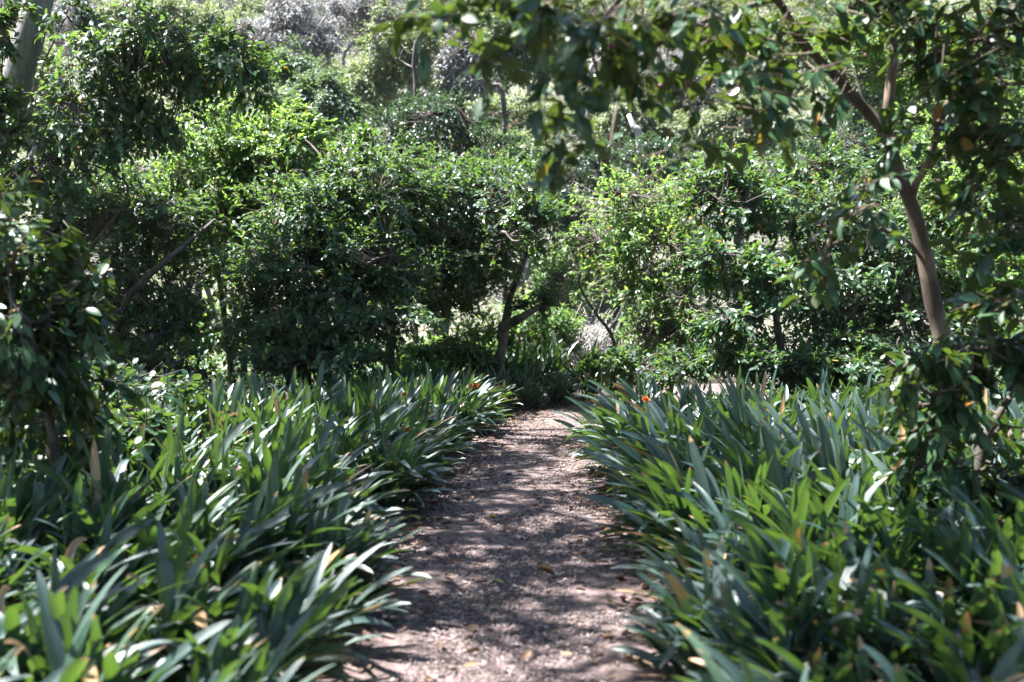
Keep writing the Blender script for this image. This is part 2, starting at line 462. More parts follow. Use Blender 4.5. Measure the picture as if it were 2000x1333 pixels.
def wob(x, y): return 0.02 * np.sin(x * 3.1 + 1.3 * np.sin(y * 1.7)) * np.sin(y * 2.3) + 0.012 * np.sin(x * 7 + y * 5)


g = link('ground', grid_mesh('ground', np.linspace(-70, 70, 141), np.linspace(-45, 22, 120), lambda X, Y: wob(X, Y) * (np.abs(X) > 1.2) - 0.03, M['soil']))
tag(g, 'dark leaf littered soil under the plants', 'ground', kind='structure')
h = link('hillside', grid_mesh('hillside', np.linspace(-70, 70, 160), np.linspace(20.6, 75, 90), hill_z, M['hill']))
tag(h, 'pale dry hillside rising behind the shrubs', 'hillside', kind='structure')

ys = np.concatenate([np.linspace(-3, 19, 260)])
vs, qs = [], []
NX = 22
for y in ys:
    a, b = path_l(y), path_r(y)
    if y > 13: a = path_l(y)
    e1 = 0.05 * math.sin(y * 3.7) + 0.03 * math.sin(y * 9.1); e2 = 0.05 * math.sin(y * 4.3 + 1) + 0.03 * math.sin(y * 8.2)
    xs_ = np.linspace(a - 0.12 + e1, b + 0.12 + e2, NX)
    u = np.linspace(-1, 1, NX)
    z = 0.022 + 0.025 * (u ** 4) - 0.045 * np.abs(u) ** 14 + 0.010 * np.sin(xs_ * 6 + 2 * math.sin(y * 1.9)) * math.sin(y * 2.6) + RNG.normal(0, 0.002, NX)
    vs.append(np.stack([xs_, np.full(NX, y), z], -1))
V = np.concatenate(vs)
i, j = np.meshgrid(np.arange(len(ys) - 1), np.arange(NX - 1), indexing='ij')
a_ = i * NX + j
Q = np.stack([a_, a_ + 1, a_ + NX + 1, a_ + NX], -1).reshape(-1, 4)
p = link('path', mesh_from('path', V, Q.ravel(), np.full(len(Q), 4), mats=[M['path']]))
tag(p, 'brown mulch footpath winding between the clivia beds', 'path', kind='structure')

# wood chips: uncountable
def chips(n):
    y = 3.4 + 13.0 * RNG.random(n) ** 1.5
    l, r = path_l(y) - 0.16, path_r(y) + 0.16
    x = l + (r - l) * RNG.random(n)
    ln = RNG.lognormal(math.log(0.0115), 0.5, n); wd = ln * RNG.uniform(0.22, 0.6, n); th = RNG.uniform(0.0015, 0.004, n)
    az = RNG.uniform(0, 2 * PI, n); tilt = RNG.normal(0, 0.3, n); roll = RNG.normal(0, 0.25, n)
    A = np.stack([np.cos(az) * np.cos(tilt), np.sin(az) * np.cos(tilt), np.sin(tilt)], -1)
    Nn = unit(np.stack([RNG.normal(0, 0.25, n), RNG.normal(0, 0.25, n), np.ones(n)], -1))
    Nn = unit(Nn - (Nn * A).sum(1, keepdims=True) * A); Sd = np.cross(A, Nn)
    T = np.array([(-.5, -.5, 0), (.5, -.38, 0), (.42, .5, 0), (-.5, .45, 0), (-.5, -.5, 1), (.5, -.38, 1), (.42, .5, 1), (-.5, .45, 1)], float)
    F = [(4, 5, 6, 7), (0, 1, 5, 4), (1, 2, 6, 5), (2, 3, 7, 6), (3, 0, 4, 7)]
    P = np.stack([x, y, np.full(n, 0.026)], -1)
    V = P[:, None] + T[None, :, 1:2] * ln[:, None, None] * A[:, None] + T[None, :, 0:1] * wd[:, None, None] * Sd[:, None] + T[None, :, 2:3] * th[:, None, None] * Nn[:, None]
    base = np.array(F).ravel()
    loops = (base[None] + (np.arange(n) * 8)[:, None]).ravel()
    att = np.zeros((n, 8, 3)); att[:, :, 0] = RNG.random(n)[:, None]
    return mesh_from('wood_chips', V.reshape(-1, 3), loops, np.full(n * 5, 4), att.reshape(-1, 3), [M['chip']], smooth=False)


def chip_mat():
    m, nt, N, L = new_mat('wood_chip')
    a = N.new('ShaderNodeAttribute'); a.attribute_name = 'leaf'
    s = N.new('ShaderNodeSeparateColor'); L.new(a.outputs['Color'], s.inputs[0])
    rp = ramp(N, [(0, (0.05, 0.033, 0.028)), (0.35, (0.105, 0.075, 0.070)), (0.7, (0.168, 0.125, 0.117)), (0.93, (0.25, 0.20, 0.19)), (1.0, (0.38, 0.33, 0.31))])
    L.new(s.outputs[0], rp.inputs[0])
    bs = N.new('ShaderNodeBsdfPrincipled'); bs.inputs['Roughness'].default_value = 0.8
    L.new(rp.outputs[0], bs.inputs['Base Color'])
    out = N.new('ShaderNodeOutputMaterial'); L.new(bs.outputs[0], out.inputs['Surface'])
    return m


M['chip'] = chip_mat()
tag(link('wood_chips', chips(80000)), 'loose wood chips and bark crumbs strewn over the path', 'wood chips', kind='stuff')

def litter(n):
    rs = np.random.default_rng(8)
    y = 3.2 + 12.0 * rs.random(n) ** 1.3
    e = np.abs(rs.normal(0, 0.20, n))
    left = rs.random(n) < 0.5
    x = np.where(left, path_l(y) - 0.12 + e, path_r(y) + 0.12 - e)
    mid = rs.random(n) < 0.12
    x = np.where(mid, path_l(y) + (path_r(y) - path_l(y)) * rs.random(n), x)
    az = rs.uniform(0, 2 * PI, n)
    A = np.stack([np.cos(az), np.sin(az), rs.normal(0, 0.12, n)], -1)
    Nn = np.stack([rs.normal(0, 0.35, n), rs.normal(0, 0.35, n), np.ones(n)], -1)
    P = np.stack([x, y, np.full(n, 0.036) + rs.random(n) * 0.015], -1)
    return leaves_mesh('leaf_litter', P, A, Nn, rs.uniform(0.03, 0.075, n), M['litter'], 'mid', 0.42, 0.0, curl=-0.3, fold=0.7)


M['litter'] = leaf_mat('litter_leaf', (0.05, 0.032, 0.022), (0.12, 0.075, 0.05), (0.26, 0.17, 0.10), SICK, (0.2, 0.1, 0.04), 0.1, 0.6, under=(0.16, 0.11, 0.08), spec=0.3)
tag(link('leaf_litter', litter(2600)), 'dry brown leaf litter drifted along both edges of the path', 'leaf litter', kind='stuff')

# ------------------------------------------------------------------ clivia clumps
def strap_leaf(az, th0, th1, ln, w, off, lean, twist, seg=9):
    """Centre line, side and normal along one arching strap leaf. th: angle from vertical."""
    t = np.array([0, .14, .28, .42, .56, .69, .80, .89, .955, 1.0]) if seg == 9 else np.array([0, .1, .2, .31, .42, .53, .64, .74, .83, .90, .955, .985, 1.0])
    rad = np.array([math.cos(az), math.sin(az), 0.0])
    th = th0 + (th1 - th0) * t ** 1.25
    if RNG.random() < 0.07:
        th = th + np.where(t > RNG.uniform(0.45, 0.75), RNG.uniform(0.7, 1.4), 0)     # a snapped blade
    dirs = np.cos(th)[:, None] * np.array([0, 0, 1.0]) + np.sin(th)[:, None] * rad
    dirs = dirs + np.array([lean, 0, 0]) * (0.25 + 0.75 * t)[:, None]
    dirs = unit(dirs)
    P = np.zeros((seg + 1, 3)); P[0] = off
    P[1:] = off + np.cumsum((dirs[:-1] + dirs[1:]) / 2 * np.diff(t)[:, None], axis=0) * ln
    hor = unit(np.array([lean, 0, 0]) * 0.8 + rad)
    side0 = np.cross(np.array([0, 0, 1.0]), hor); side0 /= np.linalg.norm(side0)
    nrm = unit(np.cross(np.tile(side0, (seg + 1, 1)), dirs)) * -1
    c, s = math.cos(twist), math.sin(twist)
    tw = twist * t
    side = np.cos(tw)[:, None] * side0 + np.sin(tw)[:, None] * nrm
    side = unit(side - (side * dirs).sum(1, keepdims=True) * dirs)
    nrm = np.cross(dirs, side)
    if nrm[:, 2].mean() < 0:
        nrm = -nrm
    grow = 0.5 + 0.5 * np.sin(np.minimum(1, t / 0.5) * PI / 2)
    tail = np.where(t > 0.5, np.maximum(0, 1 - ((t - 0.5) / 0.5) ** 2.4) ** 0.62, 1.0)
    width = w * grow * tail
    width[-1] = w * 0.06
    return P, side, nrm, width, t


def clivia_mesh(n_leaves, lean, spread, seg=9, size=1.0, deadness=0.10):
    V, Lp, Sz, At, UV = [], [], [], [], []
    base = 0
    nf = 4
    fans = RNG.uniform(0, PI) + np.arange(nf) * 1.1
    for k in range(n_leaves):
        f = k % nf
        order = (k // nf) / max(1, (n_leaves // nf))             # 0 young inner, 1 old outer
        az = fans[f] + (PI if (k // nf) % 2 else 0) + RNG.normal(0, 0.42)
        th0 = 0.05 + 0.42 * order * spread + abs(RNG.normal(0, 0.08))
        th1 = th0 + (0.30 + 1.05 * order) * spread * RNG.uniform(0.7, 1.25)
        ln = size * (0.36 + 0.17 * math.sin(PI * min(1, order * 0.75 + 0.2))) * RNG.uniform(0.70, 1.20)
        w = size * RNG.uniform(0.040, 0.063)
        off = np.array([math.cos(fans[f] * 2.1 + f * 2), math.sin(fans[f] * 2.1 + f * 2), 0]) * RNG.uniform(0.05, 0.16) + np.array([math.cos(az), math.sin(az), 0]) * 0.03 * order
        off = off + np.array([0, 0, RNG.uniform(0.0, 0.27) * (1 - 0.45 * order)])
        r = np.clip(RNG.beta(1.6, 2.6) + (0.25 if order < 0.2 else 0), 0, 1)
        q = RNG.random()
        dd = 0.0
        if q < deadness * 0.25: dd = 1.3                          # wholly withered
        elif q < deadness * 0.6: dd = RNG.uniform(0.30, 0.60)            # withered half
        elif q < deadness * 3.6: dd = RNG.uniform(0.10, 0.24)     # browned tip
        if dd > 1:
            th0 += 0.95; th1 += 0.9; w *= 0.6; ln *= 0.85; off[2] = 0.03
        P, sd, nm, wd, t = strap_leaf(az, th0, th1, ln, w, off, lean * RNG.uniform(0.7, 1.3), RNG.normal(0, 0.45), seg)
        fold = RNG.uniform(0.10, 0.28)
        x = np.array([-1, -0.5, 0, 0.5, 1.0])
        zf = (np.abs(x) ** 1.3)[None] * fold * wd[:, None] * 0.9
        v = P[:, None] + sd[:, None] * (x[None] * wd[:, None] * 0.5)[:, :, None] + nm[:, None] * zf[:, :, None]
        v[..., 2] = np.maximum(v[..., 2], 0.03)
        nrow = seg + 1
        V.append(v.reshape(-1, 3))
        i, j = np.meshgrid(np.arange(nrow - 1), np.arange(4), indexing='ij')
        a = i * 5 + j
        q4 = np.stack([a, a + 1, a + 6, a + 5], -1).reshape(-1, 4)
        # keep the upper face outward
        n0 = np.cross(v[0, 1] - v[0, 0], v[1, 0] - v[0, 0])
        if np.dot(n0, nm[0]) < 0: q4 = q4[:, ::-1]
        Lp.append((q4 + base).ravel()); Sz.append(np.full(len(q4), 4)); base += nrow * 5
        at_ = np.zeros((nrow, 5, 3)); at_[..., 0] = r; at_[..., 1] = t[:, None]; at_[..., 2] = dd
        At.append(at_.reshape(-1, 3))
        uv = np.zeros((nrow, 5, 2)); uv[..., 0] = x[None] * 0.5 + 0.5 + k; uv[..., 1] = t[:, None] + k * 3
        UV.append(uv.reshape(-1, 2))
    V = np.concatenate(V); Lp = np.concatenate(Lp)
    me = mesh_from('clivia_plant', V, Lp, np.concatenate(Sz), np.concatenate(At), [M['clivia']])
    ul = me.uv_layers.new(name='UVMap')
    ul.data.foreach_set('uv', np.concatenate(UV)[Lp].astype(np.float32).ravel())
    return me


LEAN = [clivia_mesh(66, 1.05, 1.15) for _ in range(5)]              # over the path's edge
MIDL = [clivia_mesh(64, 0.75, 1.08, deadness=0.06) for _ in range(5)]
UPR = [clivia_mesh(60, 0.35, 0.85, deadness=0.05) for _ in range(5)]
NEARL = [clivia_mesh(70, 1.0, 1.12, seg=12, deadness=0.11) for _ in range(5)]

# outlines of the planted beds: base points of the plants
def in_left(x, y):
    if y < 11.6:
        left = -4.2 if y > 6.5 else -2.7 - (y - 1.5) * 0.10
        return left < x < path_l(y) - (0.0 if y < 5.6 else 0.16)
    return (-1.9 < x < path_l(y) - 0.22) and y < (18.4 if x > 0 else 16.3 - 0.1 * abs(x))


def in_right(x, y):
    return y < 11.5 and path_r(y) + (0.03 if y < 4.6 else 0.16) < x < min(4.8, 2.2 + 0.35 * y)


cand = []
tries = RNG.random((60000, 2))
GRID = {}
for u, v in tries:
    x, y = -4 + 8.4 * u, 1.5 + 15.2 * v
    if not (in_left(x, y) or in_right(x, y)): continue
    if abs(x) > (y + 0.5) * 0.47 + 0.25: continue                   # outside what the camera could see
    if (x - 2.15) ** 2 + (y - 5.6) ** 2 < 0.12: continue            # the camellia's foot
    sp = 0.335 if y < 9 else 0.38
    ky = (int(x / 0.5), int(y / 0.5)); ok = True
    for a in range(ky[0] - 1, ky[0] + 2):
        for b in range(ky[1] - 1, ky[1] + 2):
            for (qx, qy) in GRID.get((a, b), ()):
                if (qx - x) ** 2 + (qy - y) ** 2 < sp * sp: ok = False
    if ok:
        GRID.setdefault(ky, []).append((x, y)); cand.append((x, y))
cand.sort(key=lambda c: c[1])
print('clivia candidates', len(cand))


def zone(x, y):
    left = in_left(x, y)
    edge = (path_l(y) - x if left else x - path_r(y)) < 0.62
    if left and y > 11.6:
        return ('strap-leaved clivia clump in the shaded bed curving away at the far bend of the path' if y < 14.2
                else 'distant clivia clump across the path bend, before the sunlit gap between the trees')
    side = 'left' if left else 'right'
    de = path_l(y) - x if left else x - path_r(y)
    row = 'at the path edge' if de < 0.48 else 'in the second row' if de < 1.0 else 'in the third row' if de < 1.7 else 'deep inside'
    look = 'arching' if de < 1.0 else 'upright'
    dist = ('nearest the viewer' if y < 3.2 else 'in its blurred near part' if y < 4.6 else 'level with the forked tree' if y < 6.2
            else 'past the forked tree' if y < 8.0 else 'towards the back' if y < 9.5 else 'along the back rim')
    return f'{look} clivia clump {row} the {side} bed, {dist}' if row == 'deep inside' else f'{look} clivia clump {row} of the {side} bed, {dist}'


def place(x, y):
    left = in_left(x, y)
    de = path_l(y) - x if left else x - path_r(y)
    if y < 4.6: kind = NEARL
    elif de < 0.62: kind = LEAN
    elif de < 1.5: kind = MIDL
    else: kind = UPR if (y > 8 or RNG.random() < 0.4) else MIDL
    if y > 9.7 and de > 0.5: kind = UPR
    me = kind[RNG.integers(0, len(kind))]
    if y > 14.1: face = -PI / 2 + RNG.normal(0, 0.4)
    elif left: face = -0.45 + RNG.normal(0, 0.35)
    else: face = PI + 0.45 + RNG.normal(0, 0.35)
    s = (0.84 if y < 4.6 else 0.95 if y < 12.6 else 0.74 if y < 16.0 else 1.25) * RNG.uniform(0.86, 1.12) * (0.92 if de < 0.4 else 1.0)
    return me, face, s


N_IND = 300
order = sorted(range(len(cand)), key=lambda k: cand[k][1])
rest = []
clumps = []
for n, k in enumerate(order):
    x, y = cand[k]
    me, face, s = place(x, y)
    if n < N_IND:
        o = link('clivia_plant', me, None, (x, y, -0.01))
        o.rotation_euler = (RNG.normal(0, 0.05), RNG.normal(0, 0.05), face)
        o.scale = (s, s, s * RNG.uniform(0.9, 1.08))
        z = zone(x, y)
        tag(o, z, 'clivia', z.replace('clump', 'clumps'))
        clumps.append(o)
    else:
        rest.append((x, y, face, s, me))
if rest:
    vs, ls, ss, at_, uv, nb = [], [], [], [], [], 0
    for x, y, face, s, me in rest:
        n = len(me.vertices)
        v = np.empty(n * 3, np.float32); me.vertices.foreach_get('co', v); v = v.reshape(-1, 3) * s
        c, sn = math.cos(face), math.sin(face)
        v = np.stack([v[:, 0] * c - v[:, 1] * sn + x, v[:, 0] * sn + v[:, 1] * c + y, v[:, 2]], -1)
        l = np.empty(len(me.loops), np.int32); me.loops.foreach_get('vertex_index', l)
        a = np.empty(n * 4, np.float32); me.attributes['leaf'].data.foreach_get('color', a)
        u_ = np.empty(len(me.loops) * 2, np.float32); me.uv_layers[0].data.foreach_get('uv', u_)
        vs.append(v); ls.append(l + nb); ss.append(np.full(len(l) // 4, 4)); at_.append(a.reshape(-1, 4)[:, :3]); uv.append(u_); nb += n
    me = mesh_from('clivia_mass', np.concatenate(vs), np.concatenate(ls), np.concatenate(ss), np.concatenate(at_), [M['clivia']])
    ul = me.uv_layers.new(name='UVMap'); ul.data.foreach_set('uv', np.concatenate(uv))
    tag(link('clivia_mass', me), 'farthest clivias merging into one mass by the path bend', 'clivias', kind='stuff')


# orange and red clivia blooms: each on its own stalk, a part of the clump it grows from
def bloom(px, py, d, colour, label, k_=1.0):
    w = at(px, py, d)
    own = min(clumps, key=lambda o: (o.location.x - w[0]) ** 2 + (o.location.y - w[1]) ** 2 + (9 if o.get('bloom') else 0))
    own['bloom'] = 1
    base = np.array([own.location.x, own.location.y, 0.0])
    inv = own.matrix_basis.inverted()
    def loc(p): return np.array(inv @ Vector(p))
    tb = Tubes(); top = w
    tb.add([loc(p) for p in spline([base, base * 0.4 + top * 0.6 + np.array([0, 0, 0.1]), top], 8)], np.linspace(0.009, 0.006, 8), 6)
    tb.build('flower_stalk', M['stalk'], own)
    # umbel of trumpet flowers
    V, Lp, Sz, n = [], [], [], 0
    for k in range(11):
        dr = unit(np.array([RNG.normal(0, 1), RNG.normal(0, 1), abs(RNG.normal(0.5, 0.5))]))
        a = unit(np.cross(dr, [0.3, 0.2, 0.9])); b = np.cross(dr, a)
        for q in range(6):
            f = q * PI / 3
            out = math.cos(f) * a + math.sin(f) * b; sd = np.cross(dr, out)
            p0 = top + dr * 0.02 * k_
            p1 = top + (dr * 0.045 + out * 0.012) * k_; p2 = top + (dr * 0.065 + out * 0.030) * k_
            V += [p0, p1 + sd * 0.009 * k_, p2, p1 - sd * 0.009 * k_]; Lp += [n, n + 1, n + 2, n + 3]; Sz.append(4); n += 4
    V = np.array([loc(p) for p in V])
    link('flower_head', mesh_from('flower_head', V, Lp, Sz, mats=[M[colour]], smooth=False), own)
    tag(own, label, 'clivia')


bloom(925, 757, 10.4, 'orange', 'clivia clump carrying a bright orange flower head beside the shaded path bend', 0.8)
bloom(790, 772, 8.8, 'red', 'clivia clump with small red flowers near the back rim of the left bed', 0.35)
bloom(795, 842, 7.4, 'red', 'clivia clump with a red bloom over the left edge of the path', 0.35)
bloom(1262, 783, 8.7, 'orange', 'clivia clump with an orange flower in the right bed near its far path corner', 0.55)

# ------------------------------------------------------------------ trees and shrubs
LOC = []
# 1 the near camellia tree on the right
D = 5.5
def near_camellia():
    base = at(1862, 1150, D); base[2] = 0.0
    root = tag(empty('camellia_tree', base), 'near camellia tree with a slender smooth brown trunk forking above the right bed', 'tree')
    tb = Tubes()
    trunk = spline([base + [0, 0, -0.1], at(1858, 950, D), at(1852, 780, D), at(1843, 670, D), at(1822, 590, D), at(1806, 500, D), at(1788, 425, D), at(1768, 370, D), at(1750, 320, D), at(1728, 245, D)], 40)
    tb.add(trunk, np.interp(np.linspace(0, 1, 40), [0, .15, .5, .8, 1], [.066, .049, .040, .032, .027]), 14, 0.025)
    def br(pts, r0, r1, n=22):
        t = Tubes(); p_ = spline(pts, n); t.add(p_, np.linspace(r0, r1, n), 10, 0.03)
        return t.build('branch', M['bark_pink'], root, base), p_
    br([at(1722, 250, D), at(1690, 215, D), at(1655, 175, D - .05), at(1605, 122, D - .1), at(1560, 75, D - .2), at(1525, 10, D - .3), at(1440, -80, D - .6), at(1300, -95, D - 1.0), at(1130, -70, D - 1.4), at(960, -60, D - 1.7)], .028, .009, 34)
    br([at(1728, 255, D), at(1735, 205, D), at(1744, 120, D), at(1748, 20, D), at(1745, -150, D + .1), at(1700, -420, D + .2)], .028, .015)
    br([at(1779, 395, D), at(1790, 358, D - .02), at(1815, 315, D - .05), at(1833, 250, D - .1), at(1862, 180, D - .1), at(1905, 112, D - .1), at(1965, 40, D - .1), at(2050, -80, D - .2)], .020, .010)
    br([at(1510, 0, D - .3), at(1440, 20, D - .5), at(1330, 62, D - .8), at(1235, 130, D - 1.1), at(1205, 210, D - 1.3), at(1190, 300, D - 1.4)], .014, .004)
    br([at(1300, -90, D - 1.0), at(1175, 40, D - 1.4), at(1160, 105, D - 1.5), at(1172, 160, D - 1.5)], .011, .004)
    br([at(1835, 240, D - .1), at(1890, 235, D - .3), at(1960, 215, D - .5), at(2060, 240, D - .6)], .014, .006)
    br([at(1810, 520, D), at(1770, 470, D - .2), at(1690, 440, D - .5), at(1640, 430, D - .7), at(1610, 490, D - .8)], .010, .004)
    Ls = []
    def lb(px, py, d, rx, ry, rd, n): Ls.append(pxlobe(px, py, d, rx, ry, rd, n, 1.3 if px > 1700 else 0.8))
    # upper band of sprays, left to right
    lb(830, 35, 3.9, 40, 30, .20, 5); lb(900, 35, 3.9, 45, 40, .25, 8); lb(890, 185, 4.0, 22, 18, .1, 1); lb(960, 100, 3.9, 28, 40, .2, 5)
    lb(1010, 20, 3.9, 60, 40, .3, 12); lb(1080, 40, 3.8, 70, 50, .3, 16); lb(1150, 60, 3.8, 60, 55, .3, 14); lb(1230, 60, 3.9, 70, 55, .3, 14)
    lb(1110, 130, 4.0, 60, 40, .25, 8); lb(1060, 220, 4.0, 40, 45, .2, 6); lb(1130, 235, 4.0, 60, 45, .25, 8); lb(1080, 290, 4.0, 40, 45, .2, 6)
    lb(1160, 300, 4.0, 30, 40, .2, 4); lb(1200, 190, 4.1, 60, 35, .25, 6); lb(1060, 365, 4.1, 40, 18, .15, 2)
    lb(1330, 40, 4.4, 90, 60, .4, 22); lb(1290, 130, 4.4, 60, 40, .3, 8); lb(1320, 290, 4.4, 25, 28, .15, 2); lb(1390, 295, 4.4, 40, 35, .2, 4); lb(1385, 345, 4.4, 20, 15, .1, 1)
    lb(1420, 70, 4.6, 80, 60, .4, 20); lb(1430, 170, 4.6, 60, 45, .3, 10); lb(1480, 225, 4.6, 55, 50, .3, 10); lb(1360, 200, 4.6, 50, 25, .2, 5); lb(1520, 270, 4.7, 22, 20, .1, 2)
    lb(1540, 70, 5.0, 90, 75, .4, 26); lb(1560, 170, 5.0, 60, 60, .3, 12); lb(1640, 60, 5.2, 80, 60, .4, 16); lb(1640, 190, 5.2, 50, 45, .3, 6)
    lb(1730, 40, 5.3, 80, 50, .4, 14); lb(1840, 50, 5.2, 100, 70, .4, 26); lb(1940, 70, 5.0, 90, 80, .4, 30); lb(1860, 130, 5.0, 70, 40, .3, 8)
    lb(1740, 275, 5.3, 45, 25, .2, 6); lb(1850, 200, 5.0, 55, 45, .3, 7); lb(1960, 200, 4.9, 70, 80, .3, 22); lb(1900, 260, 5.0, 60, 40, .3, 8)
    lb(1970, 330, 4.9, 60, 90, .3, 22); lb(1900, 390, 5.0, 50, 50, .3, 7); lb(1985, 480, 4.9, 50, 90, .3, 20); lb(1890, 490, 5.0, 40, 40, .3, 4); lb(1960, 590, 4.9, 60, 60, .3, 14)
    lb(1700, 380, 4.9, 55, 50, .25, 8); lb(1650, 440, 4.8, 45, 50, .25, 6); lb(1610, 505, 4.7, 45, 45, .2, 6); lb(1720, 470, 4.9, 35, 35, .2, 3); lb(1585, 545, 4.7, 25, 22, .1, 2)
    # above the picture
    lb(1500, -170, 5.2, 240, 120, .8, 70); lb(1850, -150, 5.2, 250, 120, .8, 80); lb(1180, -110, 4.2, 190, 70, .5, 34); lb(1700, -380, 5.5, 330, 130, .9, 70)
    (P, A, Nn, L), t0, t1 = foliage(Ls, 0.086, 7, 0.19, 0.22, 0.2, 0.34)
    link('crown', leaves_mesh('crown', P, A, Nn, L, M['camellia_near'], 'near', 0.50, 0.02, base, curl=0.35), root)
    tw = Tubes()
    for a, b in zip(t0, t1):
        tw.add(np.stack([a - (b - a) * 0.5, a, b]), [.0035, .003, .0016], 5)
    tw.build('twig_sprays', M['bark_pink'], root, base)
    tb.build('trunk', M['bark_pink'], root, base)
    # dark red seed pods hanging among the leaves
    for px, py, d in [(1065, 105, 3.75), (1195, 90, 3.75), (1290, 170, 4.3), (1345, 165, 4.3), (1690, 110, 4.95)]:
        V, Lp, Sz = [], [], []
        c = at(px, py, d) - base
        nu, nv = 10, 7
        for iv in range(nv):
            ph = PI * iv / (nv - 1)
            for iu in range(nu):
                f = 2 * PI * iu / nu; r = 0.012 * math.sin(ph) * (1 + 0.08 * math.cos(3 * f))
                V.append(c + np.array([r * math.cos(f), r * math.sin(f), 0.013 * math.cos(ph)]))
        for iv in range(nv - 1):
            for iu in range(nu):
                Lp += [iv * nu + iu, iv * nu + (iu + 1) % nu, (iv + 1) * nu + (iu + 1) % nu, (iv + 1) * nu + iu]; Sz.append(4)
        link('seed_pod', mesh_from('seed_pod', V, Lp, Sz, mats=[M['fruit']]), root)
    return root


near_camellia()

def gpt(px, d, z=0.0):
    a = at(px, 585, d); a[2] = z
    return a

G_NEAR = None
# 2 dark bush at the foot of the near camellia
tree('camellia_bush', 'dark leafy camellia bush at the foot of the forking brown trunk', 'bush', gpt(1905, 5.6),
     [pxlobe(1790, 720, 5.0, 70, 45, .3, 14), pxlobe(1850, 780, 5.2, 90, 90, .35, 40), pxlobe(1800, 850, 5.3, 70, 70, .3, 26), pxlobe(1940, 720, 5.2, 80, 90, .35, 34),
      pxlobe(1960, 850, 5.6, 70, 60, .35, 16), pxlobe(1870, 680, 5.2, 60, 50, .3, 14), pxlobe(1860, 930, 5.3, 110, 50, .35, 30), pxlobe(1985, 940, 5.4, 60, 60, .3, 16), pxlobe(2060, 780, 5.4, 70, 160, .4, 40)],
     leaf='camellia_near', leaf_len=0.092, n_leaf=6, spray_len=0.18, rows='near', clump=0.2, shell=0.15, droop=0.5, r0=0.035, dead=0.02,
     stems=[[gpt(1905, 5.6, -.1), at(1915, 900, 5.6), at(1945, 820, 5.6), at(2000, 740, 5.6)], [gpt(1900, 5.6, -.1), at(1870, 900, 5.5), at(1850, 780, 5.3)]], limbs_per_lobe=2)
# 3 near left bush
tree('camellia_bush', 'dark blurred camellia bush at the left edge, overhanging the left bed', 'bush', gpt(-20, 5.8),
     [pxlobe(-80, 400, 5.6, 110, 90, .4, 50, 1.7), pxlobe(40, 500, 5.4, 90, 90, .4, 54, 1.7), pxlobe(30, 620, 5.2, 110, 100, .4, 70, 1.7), pxlobe(110, 700, 5.4, 110, 70, .4, 48, 1.7), pxlobe(60, 790, 5.6, 130, 70, .4, 40, 1.7),
      pxlobe(-90, 560, 5.5, 120, 180, .5, 80, 1.7), pxlobe(150, 620, 5.5, 50, 50, .2, 10, 1.7)],
     leaf='camellia_near', leaf_len=0.088, n_leaf=6, spray_len=0.19, rows='near', clump=0.2, shell=0.2, droop=0.45, r0=0.03, dead=0.02,
     stems=[[gpt(100, 5.8, -.1), at(110, 900, 5.7), at(70, 700, 5.6), at(60, 470, 5.5)], [gpt(-30, 5.9, -.1), at(-20, 700, 5.8), at(-50, 330, 5.7)]])
# 4 ivy-like low cover left
tree('ivy_mound', 'low dark ivy mound between the left bush and the left clivia bed', 'ivy', gpt(170, 7.2),
     [pxlobe(180, 820, 7.0, 130, 45, .8, 130), pxlobe(100, 850, 6.6, 120, 45, .7, 110), pxlobe(240, 770, 8.2, 90, 40, .7, 90), pxlobe(130, 750, 8.6, 110, 50, .7, 100), pxlobe(310, 850, 7.0, 60, 30, .5, 40)],
     leaf='ivy', leaf_len=0.075, n_leaf=7, spray_len=0.26, rows='mid', clump=0.2, shell=0.4, droop=0.25, r0=0.012, ratio=0.75, crown='foliage')
